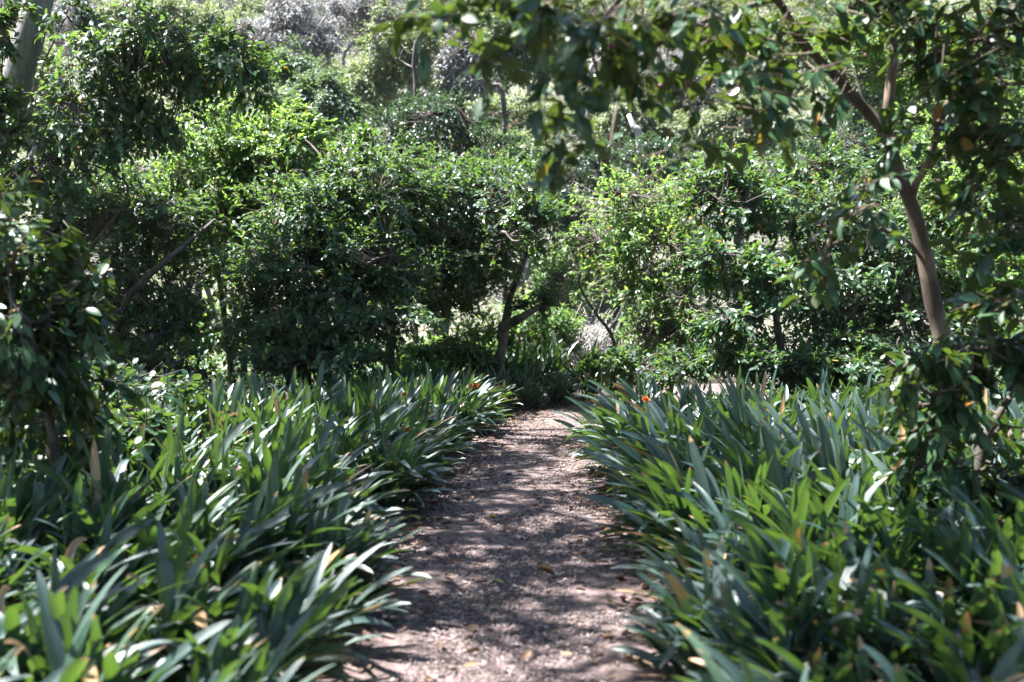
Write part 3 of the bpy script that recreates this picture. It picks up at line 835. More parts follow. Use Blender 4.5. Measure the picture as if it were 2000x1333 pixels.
# 5 tall grey trunk, top left, unseen crown shaped to dapple the path
def tall_tree():
    base = gpt(-60, 12.5)
    root = tag(empty('tall_tree', base), 'tall tree with a thick pale grey leaning trunk at the top left corner', 'tree')
    tb = Tubes()
    d = 12.5
    tr = spline([base + [0, 0, -.2], at(-45, 500, d), at(-10, 330, d), at(22, 200, d), at(52, 90, d), at(80, -10, d), at(125, -190, d), at(200, -420, d)], 36)
    tb.add(tr, np.interp(np.linspace(0, 1, 36), [0, .08, .5, 1], [.34, .20, .165, .11]), 18, 0.02)
    tb.build('trunk', M['bark_grey'], root, base)
    top = tr[-1]
    t2 = Tubes()
    t2.add(spline([at(-45, 470, d + .1), at(-25, 250, d + .3), at(-40, 60, d + .3), at(-30, -300, d + .3)], 16), np.linspace(.10, .05, 16), 12, 0.02)
    t2.build('branch', M['bark_grey'], root, base)
    Ls = []
    lim = Tubes()
    RS = np.random.default_rng(5)
    # high leaf lobes out of view, each placed to shade a ground spot
    for k in range(80):
        if k < 30: gx, gy = RS.uniform(-1.9, 2.1), RS.uniform(4.5, 11.0)
        elif k < 52: gx, gy = RS.uniform(-4.0, 4.4), RS.uniform(1.5, 8.0)
        else: gx, gy = RS.uniform(-1.0, 1.0), RS.uniform(3.0, 11.0)
        z = max(RS.uniform(6.2, 8.6), 1.4 + 0.275 * (gy + 2) + 0.7 + RS.random() * 1.2)
        x = gx + math.sin(SUN_AZ) / math.tan(SUN_EL) * z; y = gy + math.cos(SUN_AZ) / math.tan(SUN_EL) * z
        r = RS.uniform(0.35, 0.75) if k < 52 else RS.uniform(0.25, 0.55)
        Ls.append((np.array([x, y, z]), np.array([r, r, r * 0.45]) if k < 52 else np.array([r * 2.3, r * 0.6, r * 0.4]), int(62 * r * r / 0.5) + 4))
    ends = [l[0] for l in Ls]
    mains = []
    for tx, ty, tz in [(1, 7, 7.8), (-2, 11, 8.2), (1, 14, 8.4), (-4, 6, 7.6), (-6, 13, 8.4), (-7, 8, 7.8)]:
        mains.append(limb(lim, tr[-3], (tx, ty, tz), .10, .03, .06, 14, 8))
    allm = np.concatenate(mains)
    for e in ends:
        s = allm[np.argmin(np.linalg.norm(allm - e, axis=1))]
        limb(lim, s, e, .03, .008, .1, 7, 6)
    lim.build('limbs', M['bark_grey'], root, base)
    (P, A, Nn, L), t0, t1 = foliage(Ls, 0.11, 8, 0.34, 0.25, 0.2, 0.3)
    link('crown', leaves_mesh('crown', P, A, Nn, L, M['tall'], 'mid', 0.5, 0.01, base), root)


tall_tree()
tree('vine', 'leafy climbing stems with a few yellow leaves up the grey trunk at top left', 'vine', gpt(-10, 11.8),
     [pxlobe(0, 60, 11.8, 26, 70, .2, 24), pxlobe(0, 190, 11.8, 30, 60, .2, 28), pxlobe(20, 270, 11.8, 50, 40, .2, 26), pxlobe(45, 10, 11.6, 14, 14, .1, 3)],
     leaf='camellia', leaf_len=0.09, n_leaf=6, spray_len=0.22, r0=0.015, dead=0.06, crown='foliage',
     stems=[[gpt(-10, 11.8, -.1), at(-20, 400, 11.8), at(0, 200, 11.8), at(10, 0, 11.8)]])
# 6 left camellia tree with the drooping sprays
tree('camellia_tree', 'camellia tree on the left with drooping sprays and scattered yellow leaves', 'tree', gpt(150, 12.1),
     [pxlobe(330, 110, 12.0, 110, 60, .7, 72), pxlobe(440, 120, 12.0, 85, 55, .6, 54), pxlobe(480, 170, 12.2, 45, 45, .4, 18), pxlobe(220, 130, 12.2, 90, 80, .7, 60), pxlobe(200, 230, 12.0, 80, 75, .6, 54),
      pxlobe(290, 190, 12.0, 70, 50, .5, 27), pxlobe(120, 250, 12.3, 70, 70, .6, 36), pxlobe(160, 60, 12.5, 50, 60, .5, 18), pxlobe(240, 290, 12.0, 60, 40, .4, 20), pxlobe(110, 340, 12.0, 80, 60, .6, 36)],
     leaf_len=0.088, n_leaf=8, spray_len=0.28, clump=0.2, shell=0.25, droop=0.5, r0=0.020, dead=0.03,
     stems=[[gpt(130, 12.2, -.1), at(150, 520, 12.2), at(130, 380, 12.2), at(190, 260, 12.1), at(260, 190, 12.0)], [gpt(130, 12.2, -.1), at(155, 500, 12.2), at(110, 330, 12.3), at(60, 200, 12.3), at(130, 30, 12.4)],
            [at(150, 520, 12.2), at(250, 380, 12.0), at(200, 330, 12.0), at(145, 315, 12.1)]])
# 7.. the middle row of camellias
tree('camellia_tree', 'dark spreading camellia with a leaning pale branch behind the ivy on the left', 'tree', gpt(230, 13.2),
     [pxlobe(230, 430, 13.2, 120, 90, .9, 150), pxlobe(180, 560, 13.0, 110, 90, .9, 130), pxlobe(320, 560, 13.3, 90, 90, .8, 90), pxlobe(330, 430, 13.4, 90, 70, .8, 100), pxlobe(260, 660, 13.0, 140, 55, .9, 110), pxlobe(120, 440, 13.3, 80, 80, .8, 80)],
     clump=0.15, shell=0.35, r0=0.055,
     stems=[[gpt(215, 13.1, -.1), at(235, 620, 12.6), at(285, 545, 12.2), at(335, 500, 12.2), at(420, 430, 12.9)], [gpt(160, 13, -.1), at(160, 600, 12.6), at(150, 520, 12.6), at(170, 400, 13)]])
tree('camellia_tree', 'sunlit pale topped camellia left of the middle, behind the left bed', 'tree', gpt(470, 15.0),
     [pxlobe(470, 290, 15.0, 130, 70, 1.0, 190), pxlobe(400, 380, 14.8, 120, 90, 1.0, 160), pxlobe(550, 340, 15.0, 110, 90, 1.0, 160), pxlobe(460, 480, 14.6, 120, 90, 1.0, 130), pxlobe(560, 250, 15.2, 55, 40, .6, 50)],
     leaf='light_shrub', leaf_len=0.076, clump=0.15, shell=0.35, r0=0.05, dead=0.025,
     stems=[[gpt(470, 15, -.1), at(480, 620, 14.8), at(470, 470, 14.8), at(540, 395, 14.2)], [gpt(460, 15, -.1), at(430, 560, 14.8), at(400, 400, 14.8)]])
tree('camellia_tree', 'broad deep green camellia filling the middle, its skirt dark above the left bed', 'tree', gpt(640, 13.6),
     [pxlobe(620, 430, 13.4, 130, 90, 1.0, 190), pxlobe(730, 380, 13.8, 120, 90, 1.0, 190), pxlobe(560, 540, 13.0, 120, 90, 1.0, 160), pxlobe(700, 540, 13.0, 130, 95, 1.0, 190), pxlobe(640, 640, 12.8, 150, 60, .9, 150), pxlobe(500, 630, 13.0, 70, 60, .7, 60), pxlobe(585, 235, 15.2, 34, 26, .4, 14), pxlobe(700, 300, 14.6, 50, 34, .5, 26), pxlobe(770, 300, 14.6, 40, 40, .5, 20)],
     clump=0.14, shell=0.35, r0=0.06, stems=[[gpt(560, 13.3, -.1), at(570, 640, 13.2), at(560, 500, 13.3), at(620, 400, 13.5)], [gpt(650, 13.4, -.1), at(660, 640, 13.4), at(700, 520, 13.5), at(730, 380, 13.8)], [gpt(600, 13.4, -.1), at(600, 560, 13.3), at(640, 330, 14)]])
tree('camellia_tree', 'dense camellia with a dark trunk beside the shaded bend, right of the middle camellia', 'tree', gpt(765, 15.2),
     [pxlobe(850, 400, 15.2, 120, 90, 1.1, 190), pxlobe(950, 400, 15.4, 110, 90, 1.1, 180), pxlobe(830, 520, 14.8, 120, 80, 1.0, 160), pxlobe(945, 490, 15.0, 95, 70, 1.0, 120), pxlobe(1035, 425, 13.8, 55, 60, .6, 50), pxlobe(880, 585, 15.0, 80, 45, .8, 50), pxlobe(1062, 592, 15.1, 34, 24, .35, 16), pxlobe(1030, 600, 15.2, 30, 18, .3, 7)],
     clump=0.14, shell=0.35, r0=0.075, stems=[[gpt(762, 15.0, -.1), at(762, 680, 14.9), at(775, 610, 14.9), at(830, 500, 15), at(850, 400, 15.2)], [gpt(960, 15.6, -.1), at(990, 620, 15.4), at(1000, 570, 15.3), at(1040, 470, 15.2)], [at(980, 640, 15.4), at(1010, 625, 15.2), at(1040, 608, 15.15), at(1068, 590, 15.1)]])
tree('camellia_tree', 'taller blue-green camellia rising behind the middle camellias', 'tree', gpt(850, 22.5),
     [pxlobe(850, 245, 22.5, 90, 55, 1.1, 150), pxlobe(890, 215, 22.5, 40, 30, .6, 30), pxlobe(800, 220, 22.5, 34, 26, .6, 22), pxlobe(770, 290, 22.3, 90, 60, 1.0, 130), pxlobe(930, 310, 22.4, 90, 60, 1.0, 130), pxlobe(850, 360, 22.2, 150, 60, 1.1, 130)],
     leaf='dark_shrub', leaf_len=0.076, clump=0.14, shell=0.35, r0=0.08)
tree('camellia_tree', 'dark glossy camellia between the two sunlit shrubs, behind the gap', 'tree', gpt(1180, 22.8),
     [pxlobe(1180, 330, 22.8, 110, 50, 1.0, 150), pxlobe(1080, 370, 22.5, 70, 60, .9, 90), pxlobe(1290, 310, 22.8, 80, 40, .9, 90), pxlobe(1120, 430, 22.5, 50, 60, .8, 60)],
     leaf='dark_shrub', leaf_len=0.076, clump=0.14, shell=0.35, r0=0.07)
tree('flowering_shrub', 'airy yellow-green shrub right of the gap with a thin dark leaning stem', 'shrub', gpt(1200, 14.5),
     [pxlobe(1200, 420, 14.6, 85, 70, .9, 64), pxlobe(1290, 390, 14.8, 100, 70, .9, 79), pxlobe(1230, 520, 14.5, 55, 70, .8, 43), pxlobe(1290, 510, 14.4, 90, 80, .9, 64), pxlobe(1285, 640, 14.2, 60, 60, .8, 46), pxlobe(1330, 620, 14.2, 80, 80, .8, 53)],
     leaf='light_shrub', leaf_len=0.075, n_leaf=8, clump=0.2, shell=0.2, r0=0.028, dead=0.02, twigs=0.9,
     stems=[[gpt(1225, 14.4, -.1), at(1200, 670, 14.3), at(1165, 615, 14.2), at(1135, 565, 14.2), at(1130, 530, 14.2)], [gpt(1260, 14.5, -.1), at(1260, 640, 14.4), at(1210, 560, 14.4), at(1170, 470, 14.5)],
            [gpt(1310, 14.5, -.1), at(1310, 620, 14.4), at(1270, 500, 14.5), at(1290, 380, 14.7)], [gpt(1310, 14.5, -.1), at(1320, 650, 14.4), at(1340, 560, 14.4), at(1330, 440, 14.7)]])
tree('camellia_tree', 'camellia with a crooked dark trunk standing behind the right bed', 'tree', gpt(1535, 12.8),
     [pxlobe(1420, 400, 13.2, 110, 70, .9, 79), pxlobe(1520, 400, 13.4, 90, 70, .9, 72), pxlobe(1400, 520, 12.4, 80, 50, .7, 40), pxlobe(1500, 560, 12.3, 90, 60, .7, 43), pxlobe(1440, 610, 12.0, 80, 40, .6, 31), pxlobe(1410, 340, 13.6, 90, 45, .8, 50), pxlobe(1420, 690, 12.0, 60, 40, .5, 17)],
     leaf_len=0.09, clump=0.2, shell=0.2, r0=0.05, dead=0.02, twigs=0.8,
     stems=[[gpt(1532, 12.6, -.1), at(1530, 720, 12.5), at(1520, 650, 12.5), at(1512, 600, 12.5), at(1495, 550, 12.5), at(1460, 515, 12.6), at(1440, 480, 12.7), at(1470, 400, 13)], [gpt(1460, 12.6, -.1), at(1452, 690, 12.3), at(1440, 650, 12.2), at(1400, 600, 12.2)]])
tree('camellia_tree', 'dark tangled camellia behind the forking trunk, over the far right bed', 'tree', gpt(1690, 13.5),
     [pxlobe(1640, 420, 13.6, 100, 80, .9, 130), pxlobe(1640, 560, 13.2, 110, 80, .9, 130), pxlobe(1740, 500, 13.4, 90, 90, .9, 110), pxlobe(1620, 680, 12.8, 110, 50, .8, 100), pxlobe(1760, 640, 13.0, 100, 60, .8, 100), pxlobe(1600, 340, 14.5, 80, 55, .8, 80)],
     clump=0.15, shell=0.3, r0=0.05, twigs=0.8)
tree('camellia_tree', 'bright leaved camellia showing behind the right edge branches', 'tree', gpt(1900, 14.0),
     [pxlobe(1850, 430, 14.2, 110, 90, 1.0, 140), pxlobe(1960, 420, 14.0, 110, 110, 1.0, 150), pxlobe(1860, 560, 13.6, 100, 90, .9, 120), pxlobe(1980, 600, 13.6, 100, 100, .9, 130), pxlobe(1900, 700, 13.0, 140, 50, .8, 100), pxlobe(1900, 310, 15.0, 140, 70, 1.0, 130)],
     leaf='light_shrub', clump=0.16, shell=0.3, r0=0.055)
tree('camellia_tree', 'dark rounded camellia behind the fork of the near trunk, below the pale hillside', 'tree', gpt(1640, 18.5),
     [pxlobe(1640, 290, 18.5, 90, 60, 1.0, 130), pxlobe(1730, 320, 18.5, 90, 55, 1.0, 110), pxlobe(1560, 330, 18.3, 80, 40, .9, 80)],
     leaf='dark_shrub', leaf_len=0.076, clump=0.15, shell=0.35, r0=0.07)
tree('light_shrub', 'leafy green shrub high at the upper right behind the trunk fork', 'shrub', gpt(1820, 19.0),
     [pxlobe(1660, 100, 19.2, 90, 50, .9, 70), pxlobe(1800, 120, 19.2, 120, 60, 1.0, 110), pxlobe(1920, 160, 19, 110, 80, 1.0, 120), pxlobe(1850, 220, 19, 120, 60, 1.0, 90)],
     leaf='light_shrub', leaf_len=0.10, clump=0.17, shell=0.3, r0=0.08)
tree('undergrowth_shrub', 'low leafy undergrowth shrub along the back of the right bed, under the crooked dark trunk', 'shrub', gpt(1500, 12.2),
     [pxlobe(1250, 715, 13.2, 60, 30, .5, 40), pxlobe(1360, 715, 12.6, 70, 30, .5, 44), pxlobe(1480, 715, 12.0, 80, 32, .5, 44), pxlobe(1600, 715, 12.0, 80, 34, .5, 50), pxlobe(1720, 720, 12.0, 80, 34, .5, 50)],
     leaf='camellia', leaf_len=0.08, r0=0.012, clump=0.2, shell=0.2)
tree('undergrowth_shrub', 'low leafy undergrowth shrub along the back of the left bed, under the leaning pale branch', 'shrub', gpt(480, 12.4),
     [pxlobe(330, 705, 12.4, 80, 30, .5, 34), pxlobe(560, 700, 12.3, 80, 34, .5, 50), pxlobe(660, 700, 12.2, 80, 34, .5, 50), pxlobe(240, 710, 12.0, 70, 34, .5, 40)],
     leaf='camellia', leaf_len=0.08, r0=0.012, clump=0.2, shell=0.2)
# around the sunlit gap
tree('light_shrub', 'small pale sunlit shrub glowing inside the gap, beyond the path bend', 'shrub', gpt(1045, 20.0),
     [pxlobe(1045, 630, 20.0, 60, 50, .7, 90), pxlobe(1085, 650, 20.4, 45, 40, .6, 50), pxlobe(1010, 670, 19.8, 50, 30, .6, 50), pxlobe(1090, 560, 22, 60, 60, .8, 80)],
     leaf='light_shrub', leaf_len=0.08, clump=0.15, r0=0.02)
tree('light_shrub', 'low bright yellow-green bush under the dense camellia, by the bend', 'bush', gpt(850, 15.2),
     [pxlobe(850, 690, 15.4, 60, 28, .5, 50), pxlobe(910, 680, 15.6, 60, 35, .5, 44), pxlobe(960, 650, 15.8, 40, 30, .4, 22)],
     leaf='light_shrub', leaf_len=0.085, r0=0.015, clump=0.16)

# brush pile of bare pale twigs in the gap
PILE = ('heap of bare pale twigs in the sunlit gap at the end of the path', 'brush pile')
tb = Tubes(); b0 = gpt(1140, 21.0)
for k in range(420):
    a = b0 + np.array([RNG.normal(0, .30), RNG.normal(0, .35), abs(RNG.normal(0.12, .3))])
    dv = unit(np.array([RNG.normal(0, .8), RNG.normal(0, .6), RNG.normal(.45, .55)])) * RNG.uniform(.3, .95)
    m = a + dv * .5 + RNG.normal(0, .06, 3)
    q = spline([a, m, a + dv], 5); q[:, 2] = np.maximum(q[:, 2], 0.02)
    tb.add(q, np.linspace(.010, .003, 5), 4)
o = tb.build('brush_pile', M['bark_pale'], None, b0); o.location = [float(v) for v in b0]; tag(o, *PILE)

# ------------------------------------------------------------------ hillside oaks
G_OAK = 'oaks on the hillside'
def oak(px, py, d, rx, ry, label, leaf='oak', n=420, name='oak_tree', size=0.10, droop=0.3, group=None, cat='tree', bark='bark_grey', sub=15):
    s = d / FPX
    c = at(px, py, d)
    gz = float(hill_z(c[0], d)) if d > 21.5 else 0.0
    base = np.array([c[0], d, gz])
    Ls = []
    R = np.array([rx * s, max(1.0, rx * s * 0.7), ry * s])
    for k in range(sub):
        o = unit(RNG.normal(0, 1, 3)) * R * RNG.uniform(0.25, 0.75)
        q = c + o; q[2] = max(q[2], gz + 0.3)
        Ls.append((q, R * RNG.uniform(0.26, 0.44), int(3.6 * n) // sub))
    tree(name, label, cat, base, Ls, leaf=leaf, bark=bark, leaf_len=size, n_leaf=9, spray_len=0.45, rows='far', clump=0.13, shell=0.35, droop=droop, r0=0.10,
         twigs=0.25, limbs_per_lobe=2, ratio=0.62, group=group,
         stems=[[base + [0, 0, -.2], base * 0.5 + c * 0.5 + RNG.normal(0, .3, 3), c + np.array([0, 0, R[2] * .4])], [base + [0.1, 0, -.2], base * 0.45 + c * 0.55 + RNG.normal(0, .5, 3), c + np.array([R[0] * .5, 0, R[2] * .2])]])


oak(620, 230, 26, 120, 110, 'dull green hillside oak behind the pale topped camellia', 'oak_dark', 620)
oak(760, 120, 30, 110, 100, 'soft green hillside oak right of the purple grey brush', 'oak', 560)
oak(340, 40, 30, 150, 70, 'pale yellow-green oak crown behind the drooping camellia sprays', 'oak', 520)
oak(560, 50, 34, 150, 80, 'purple grey leafless oak with fine hanging twigs at the top left of centre', 'dry', 640, 'dry_oak', droop=0.9)
oak(180, 60, 36, 130, 90, 'grey twiggy oak beside the thick grey trunk', 'dry', 520, 'dry_oak', droop=0.9)
oak(720, 20, 40, 140, 70, 'grey twiggy oak at the top edge, left of the overhanging leaves', 'dry', 560, 'dry_oak', droop=0.9)
oak(900, 160, 32, 110, 110, 'silvery grey oak behind the hanging camellia leaves', 'dry', 560, 'dry_oak', droop=0.7)
oak(1020, 120, 30, 100, 110, 'dark silvery oak behind the bright overhanging leaves', 'oak_dark', 480)
oak(980, 230, 28, 120, 60, 'pale silver-green oak bush above the blue-green camellia', 'oak', 420)
oak(1180, 170, 34, 130, 120, 'silver leaved oak in the middle of the hillside', 'oak', 560)
oak(1330, 150, 36, 130, 130, 'bluish white hillside oak left of the forking trunk', 'dry', 560, 'dry_oak', droop=0.4)
oak(1460, 250, 28, 130, 60, 'very pale sunlit oak scrub above the yellow-green shrub', 'oak', 480, name='oak_scrub')
oak(1500, 90, 32, 140, 110, 'pale green oak behind the left limb of the forking trunk', 'oak', 600)
oak(1700, 180, 27, 130, 110, 'light sage oak showing through the trunk fork', 'oak', 560)
oak(1880, 60, 30, 160, 110, 'oak crown behind the dark leaves at the top right corner', 'oak', 560)
oak(430, -10, 44, 190, 110, 'tall grey twiggy oak high on the hill above the drooping camellia', 'dry', 560, 'dry_oak', droop=0.9)
oak(640, -30, 48, 200, 110, 'tall dull green oak at the very top of the hill, left of centre', 'oak_dark', 560, 'oak_tree', droop=0.5)
oak(820, 70, 38, 130, 90, 'whitish oak in full sun just left of the overhanging leaves', 'oak', 480)
oak(1080, 10, 44, 200, 110, 'tall silvery oak at the top edge behind the bright overhanging leaves', 'oak', 560)
oak(1420, -20, 46, 220, 110, 'tall pale oak at the top edge left of the upright limb', 'oak', 560)
oak(1680, 10, 42, 200, 110, 'tall pale green oak at the top edge behind the upright limb', 'oak', 560)
oak(1250, 240, 27, 120, 60, 'low silvery oak scrub around the white bare trunk', 'oak', 420, name='oak_scrub')
oak(690, 170, 36, 150, 80, 'blue green oak in the dark hollow of the hillside', 'oak_dark', 520)
oak(560, 150, 29, 110, 70, 'dull blue green oak between the drooping camellia and the bare upright stem', 'oak_dark', 520)
oak(470, 70, 36, 120, 90, 'silvery green oak behind the tip of the drooping camellia sprays', 'oak', 520)
oak(1010, 300, 26, 110, 50, 'low pale scrub above the dark camellia beside the gap', 'oak', 380, name='oak_scrub')
oak(60, -20, 40, 180, 110, 'grey oak behind the top of the thick grey trunk', 'dry', 480, 'dry_oak', droop=0.9)
oak(1960, 260, 26, 100, 110, 'oak behind the right edge of the photo', 'oak_dark', 420)
oak(60, 200, 26, 130, 120, 'pale oak behind the vine on the grey trunk', 'oak', 460)
oak(430, 210, 24, 120, 90, 'silvery oak seen under the drooping camellia sprays', 'oak', 480)
oak(1250, 30, 44, 200, 90, 'faraway oak crown along the top edge above the middle', 'oak', 560)
oak(900, 20, 46, 180, 80, 'faraway grey green oak crown at the top of the hill', 'oak_dark', 520)
oak(200, 400, 22.5, 120, 90, 'bright pale bush seen through the gap under the left camellia', 'oak', 360, name='oak_scrub')
oak(380, 640, 20.5, 90, 60, 'sunlit scrub seen low between the two left camellias', 'light_shrub', 260, name='oak_scrub')
oak(1130, 520, 25, 80, 70, 'pale sunlit scrub glowing behind the gap of the path', 'oak', 300, name='oak_scrub')
oak(1750, 330, 22.5, 200, 80, 'pale scrub behind the right row of camellias', 'oak', 420, name='oak_scrub')

# the scrub that covers the whole hillside, uncountable
def scrub(n, mat, name, label, seed, size, ylo, yhi, hmax):
    rs = np.random.default_rng(seed)
    nb = n // 60
    bx = rs.uniform(-27, 27, nb); by = rs.uniform(ylo, yhi, nb); br_ = rs.uniform(0.5, 1.5, nb)
    i = rs.integers(0, nb, n)
    u = unit(rs.normal(0, 1, (n, 3))); u[:, 2] = np.abs(u[:, 2])
    P = np.stack([bx[i], by[i], np.zeros(n)], -1) + u * br_[i][:, None] * rs.uniform(0.6, 1.0, (n, 1)) * np.array([1, 1, hmax])
    P[:, 2] += hill_z(P[:, 0], P[:, 1])
    Ps, As, Ns, Ls, _, _ = sprays(P, u, 7, 0.42, size, 0.3)
    o = link(name, leaves_mesh(name, Ps, As, Ns, Ls, M[mat], 'far', 0.62, 0.01))
    tag(o, label, 'scrub', kind='stuff')


scrub(34000, 'oak', 'hillside_scrub', 'pale green scrub clothing the hillside behind the oaks', 3, 0.12, 23, 58, 1.3)
scrub(6000, 'dry', 'dry_brush', 'dry greyish purple brush between the scrub on the hillside', 4, 0.11, 24, 60, 1.3)


# wood out of view on both sides and behind, added to block sky light
def wood(n):
    rs = np.random.default_rng(21)
    nb = 300
    a = rs.uniform(math.radians(41), math.radians(314), nb)          # clear of the view ahead
    rad = rs.uniform(11.5, 17, nb)
    c = np.stack([np.sin(a) * rad, np.cos(a) * rad, rs.uniform(0.5, 10.5, nb)], -1)
    i = rs.integers(0, nb, n)
    P = c[i] + unit(rs.normal(0, 1, (n, 3))) * rs.uniform(0.7, 1.9, (n, 1)) * np.array([1, 1, 0.8])
    P[:, 2] = np.abs(P[:, 2])
    o = unit(P - c[i])
    Ps, As, Ns, Ls, _, _ = sprays(P, o, 8, 0.5, 0.16, 0.3)
    return leaves_mesh('sky_blocking_wood', Ps, As, Ns, Ls, M['camellia'], 'far', 0.55, 0.01)


tag(link('sky_blocking_wood', wood(17000)), 'unseen dark wood added beside and behind the path to block sky light', 'wood', kind='stuff')


# low leafy undergrowth between the trunks, uncountable
def undergrowth(n):
    rs = np.random.default_rng(31)
    nb = 260
    bx, by = rs.uniform(-9.5, 10.5, nb), rs.uniform(12.2, 23, nb)
    keep = ~((bx > path_l(by) - 0.6) & (bx < path_r(by) + 0.4)) & ~((bx > -0.6) & (bx < 2.9) & (by < 22)) & ~((by < 13) & (bx > 2.0))
    bx, by = bx[keep], by[keep]; nb = len(bx)
    i = rs.integers(0, nb, n)
    u = unit(rs.normal(0, 1, (n, 3))); u[:, 2] = np.abs(u[:, 2])
    P = np.stack([bx[i], by[i], np.full(n, 0.03)], -1) + u * rs.uniform(0.5, 1.0, (n, 1)) * np.array([0.75, 0.75, 0.62])
    P[:, 2] += np.where(P[:, 1] > 20.6, hill_z(P[:, 0], P[:, 1]) + 0.05, 0)
    Ps, As, Ns, Ls, _, _ = sprays(P, u, 8, 0.28, 0.08, 0.2)
    return leaves_mesh('undergrowth', Ps, As, Ns, Ls, M['camellia'], 'mid', 0.5, 0.02)


tag(link('undergrowth', undergrowth(9000)), 'low leafy undergrowth covering the ground between the camellia trunks', 'undergrowth', kind='stuff')


# bare pale trunks on the hillside
def bare(label, pts, r0, r1, bark='bark_pale', name='bare_trunk', limbs=5):
    b = pts[0]
    root = tag(empty(name, b), label, 'tree trunk')
    t = Tubes(); q = spline(pts, 18)
    t.add(q, np.linspace(r0, r1, 18), 10, 0.03); t.build('trunk', M[bark], root, b)
    k = Tubes()
    for _ in range(limbs):
        i = RNG.integers(8, 17); e = q[i] + unit(RNG.normal(0, .6, 3) + [0, 0, .9]) * RNG.uniform(.5, 1.2)
        limb(k, q[i], e, r1 * .7, r1 * .15, .15, 7, 6)
    if limbs: k.build('branch', M[bark], root, b)


def hg(px, d):
    a = at(px, 300, d); a[2] = float(hill_z(a[0], d)); return a


bare('bright white bare trunk leaning on the hillside above the dark glossy camellia', [hg(1265, 24.5), at(1250, 290, 24.5), at(1238, 250, 24.5), at(1228, 225, 24.6)], .10, .05, limbs=0)
bare('thin dark bare stem curving before the silvery oaks', [at(985, 235, 23.5) * [1, 1, 0] + [0, 0, float(hill_z(0, 23.5))], at(985, 215, 23.5), at(955, 165, 23.5), at(930, 110, 23.5), at(925, 60, 23.5)], .06, .025, 'bark_dark')
bare('upright dark bare stem between two hillside oaks', [at(810, 250, 23.0) * [1, 1, 0] + [0, 0, float(hill_z(0, 23.0))], at(812, 200, 23.0), at(808, 130, 23), at(812, 80, 23)], .06, .03, 'bark_dark')
bare('pale forked bare trunk seen through the overhanging leaves', [hg(1140, 27), at(1150, 170, 27), at(1165, 120, 27), at(1160, 40, 27)], .07, .035)

# ------------------------------------------------------------------ a few fallen leaves on the path
def fallen(px, py, colour, label, ln=0.08, az=None):
    d = CAM_Z * FPX / (py - 585.0)
    w = at(px, py, d); w[2] = 0.045
    az = RNG.uniform(0, 2 * PI) if az is None else az
    P = np.zeros((1, 3)); A = np.array([[math.cos(az), math.sin(az), .08]]); Nn = np.array([[.1, -.1, 1.0]])
    me = leaves_mesh('fallen_leaf', P, A, Nn, [ln], M[colour], 'near', 0.5, 0, curl=-0.35, fold=0.9)
    tag(link('fallen_leaf', me, None, w), label, 'fallen leaf')


fallen(1240, 1277, 'deadleaf', 'curled brown dead leaf on the path at the bottom right', 0.09, 0.2)
fallen(822, 1032, 'yellowleaf', 'yellow-green fallen leaf at the left edge of the path', 0.10, 2.6)
fallen(870, 1150, 'deadleaf', 'tan fallen leaf in the shade left of the path centre', 0.08)
fallen(1085, 1145, 'deadleaf', 'brown fallen leaf right of the path centre, in the shade band', 0.09)
fallen(985, 1163, 'yellowleaf', 'small pale fallen leaf in the middle of the dark shade band', 0.05)
fallen(970, 1030, 'yellowleaf', 'tiny yellow fallen leaf in the middle of the path', 0.05)

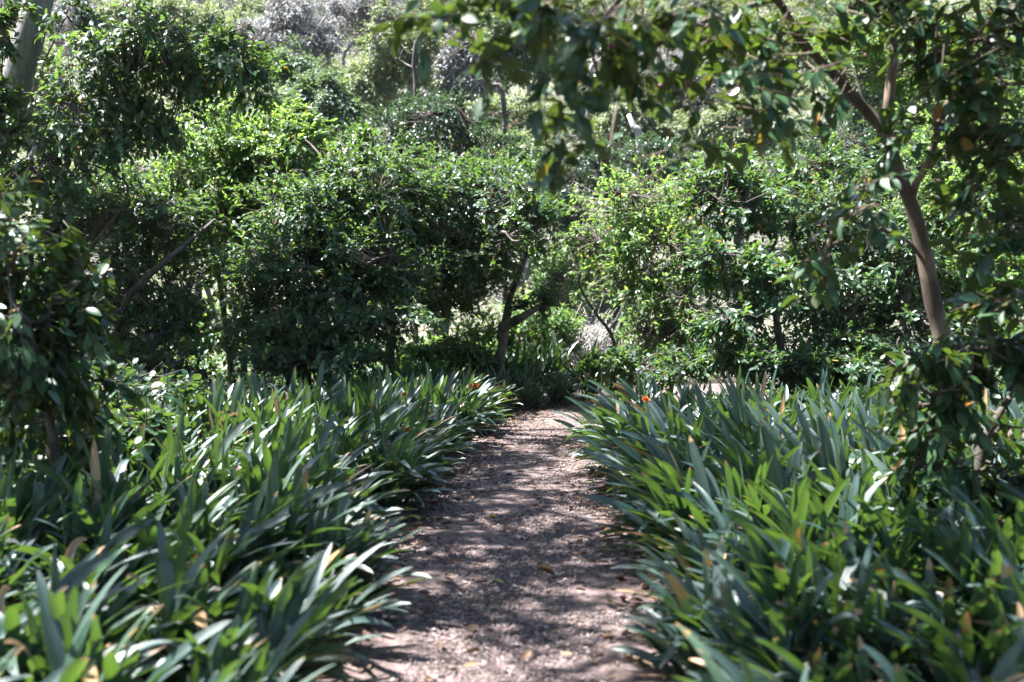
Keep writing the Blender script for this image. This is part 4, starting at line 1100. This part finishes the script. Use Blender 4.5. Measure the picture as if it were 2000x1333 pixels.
# ------------------------------------------------------------------ thin air over the valley
hm = bpy.data.materials.new('haze'); hm.use_nodes = True
hn = hm.node_tree; hn.nodes.clear()
pv = hn.nodes.new('ShaderNodeVolumePrincipled')
pv.inputs['Color'].default_value = (0.86, 0.90, 1.0, 1); pv.inputs['Density'].default_value = HAZE; pv.inputs['Anisotropy'].default_value = 0.35
ho = hn.nodes.new('ShaderNodeOutputMaterial'); hn.links.new(pv.outputs[0], ho.inputs['Volume'])
x0, x1, y0, y1, z0, z1 = -72, 72, -47, 77, -1.2, 36
hv = [(x, y, z) for z in (z0, z1) for y in (y0, y1) for x in (x0, x1)]
hf = [0, 2, 3, 1, 4, 5, 7, 6, 0, 1, 5, 4, 2, 6, 7, 3, 0, 4, 6, 2, 1, 3, 7, 5]
tag(link('haze', mesh_from('haze', hv, hf, [4] * 6, mats=[hm], smooth=False)), 'thin pale sunlit haze in the air before the hillside', 'haze', kind='stuff')

# ------------------------------------------------------------------ light, sky, camera
s = Vector((math.sin(SUN_AZ) * math.cos(SUN_EL), math.cos(SUN_AZ) * math.cos(SUN_EL), math.sin(SUN_EL)))
ld = bpy.data.lights.new('sun', 'SUN'); ld.energy = 5.0; ld.angle = math.radians(0.53); ld.color = (1.0, 0.985, 0.965)
lo = bpy.data.objects.new('sun', ld); COL.objects.link(lo)
lo.rotation_euler = (-s).to_track_quat('-Z', 'Y').to_euler(); lo.location = (0, 0, 30)

W = bpy.data.worlds.new('World'); S.world = W; W.use_nodes = True
nt = W.node_tree; nt.nodes.clear()
sky = nt.nodes.new('ShaderNodeTexSky'); sky.sky_type = 'NISHITA'; sky.sun_disc = False
sky.ozone_density = 2.5; sky.sun_elevation = SUN_EL; sky.sun_rotation = SUN_AZ
bg = nt.nodes.new('ShaderNodeBackground'); bg.inputs['Strength'].default_value = 0.05
ow = nt.nodes.new('ShaderNodeOutputWorld')
nt.links.new(sky.outputs[0], bg.inputs[0]); nt.links.new(bg.outputs[0], ow.inputs[0])

cd = bpy.data.cameras.new('camera'); cd.lens = 40.0; cd.sensor_width = 36.0; cd.clip_end = 500
cd.dof.use_dof = True; cd.dof.focus_distance = 10.5; cd.dof.aperture_fstop = 2.0
co = bpy.data.objects.new('camera', cd); COL.objects.link(co)
co.location = (0, 0, CAM_Z); co.rotation_euler = (PI / 2 + PITCH, 0, 0)
S.camera = co

S.view_settings.view_transform = 'Standard'; S.view_settings.look = 'None'
S.view_settings.exposure = 2.7; S.view_settings.gamma = 1.0
S.render.engine = 'CYCLES'
cy = S.cycles
cy.use_denoising = True; cy.denoiser = 'OPENIMAGEDENOISE'
cy.max_bounces = 8; cy.diffuse_bounces = 2; cy.glossy_bounces = 3; cy.transmission_bounces = 6; cy.transparent_max_bounces = 4
cy.caustics_reflective = False; cy.caustics_refractive = False
cy.sample_clamp_indirect = 8.0
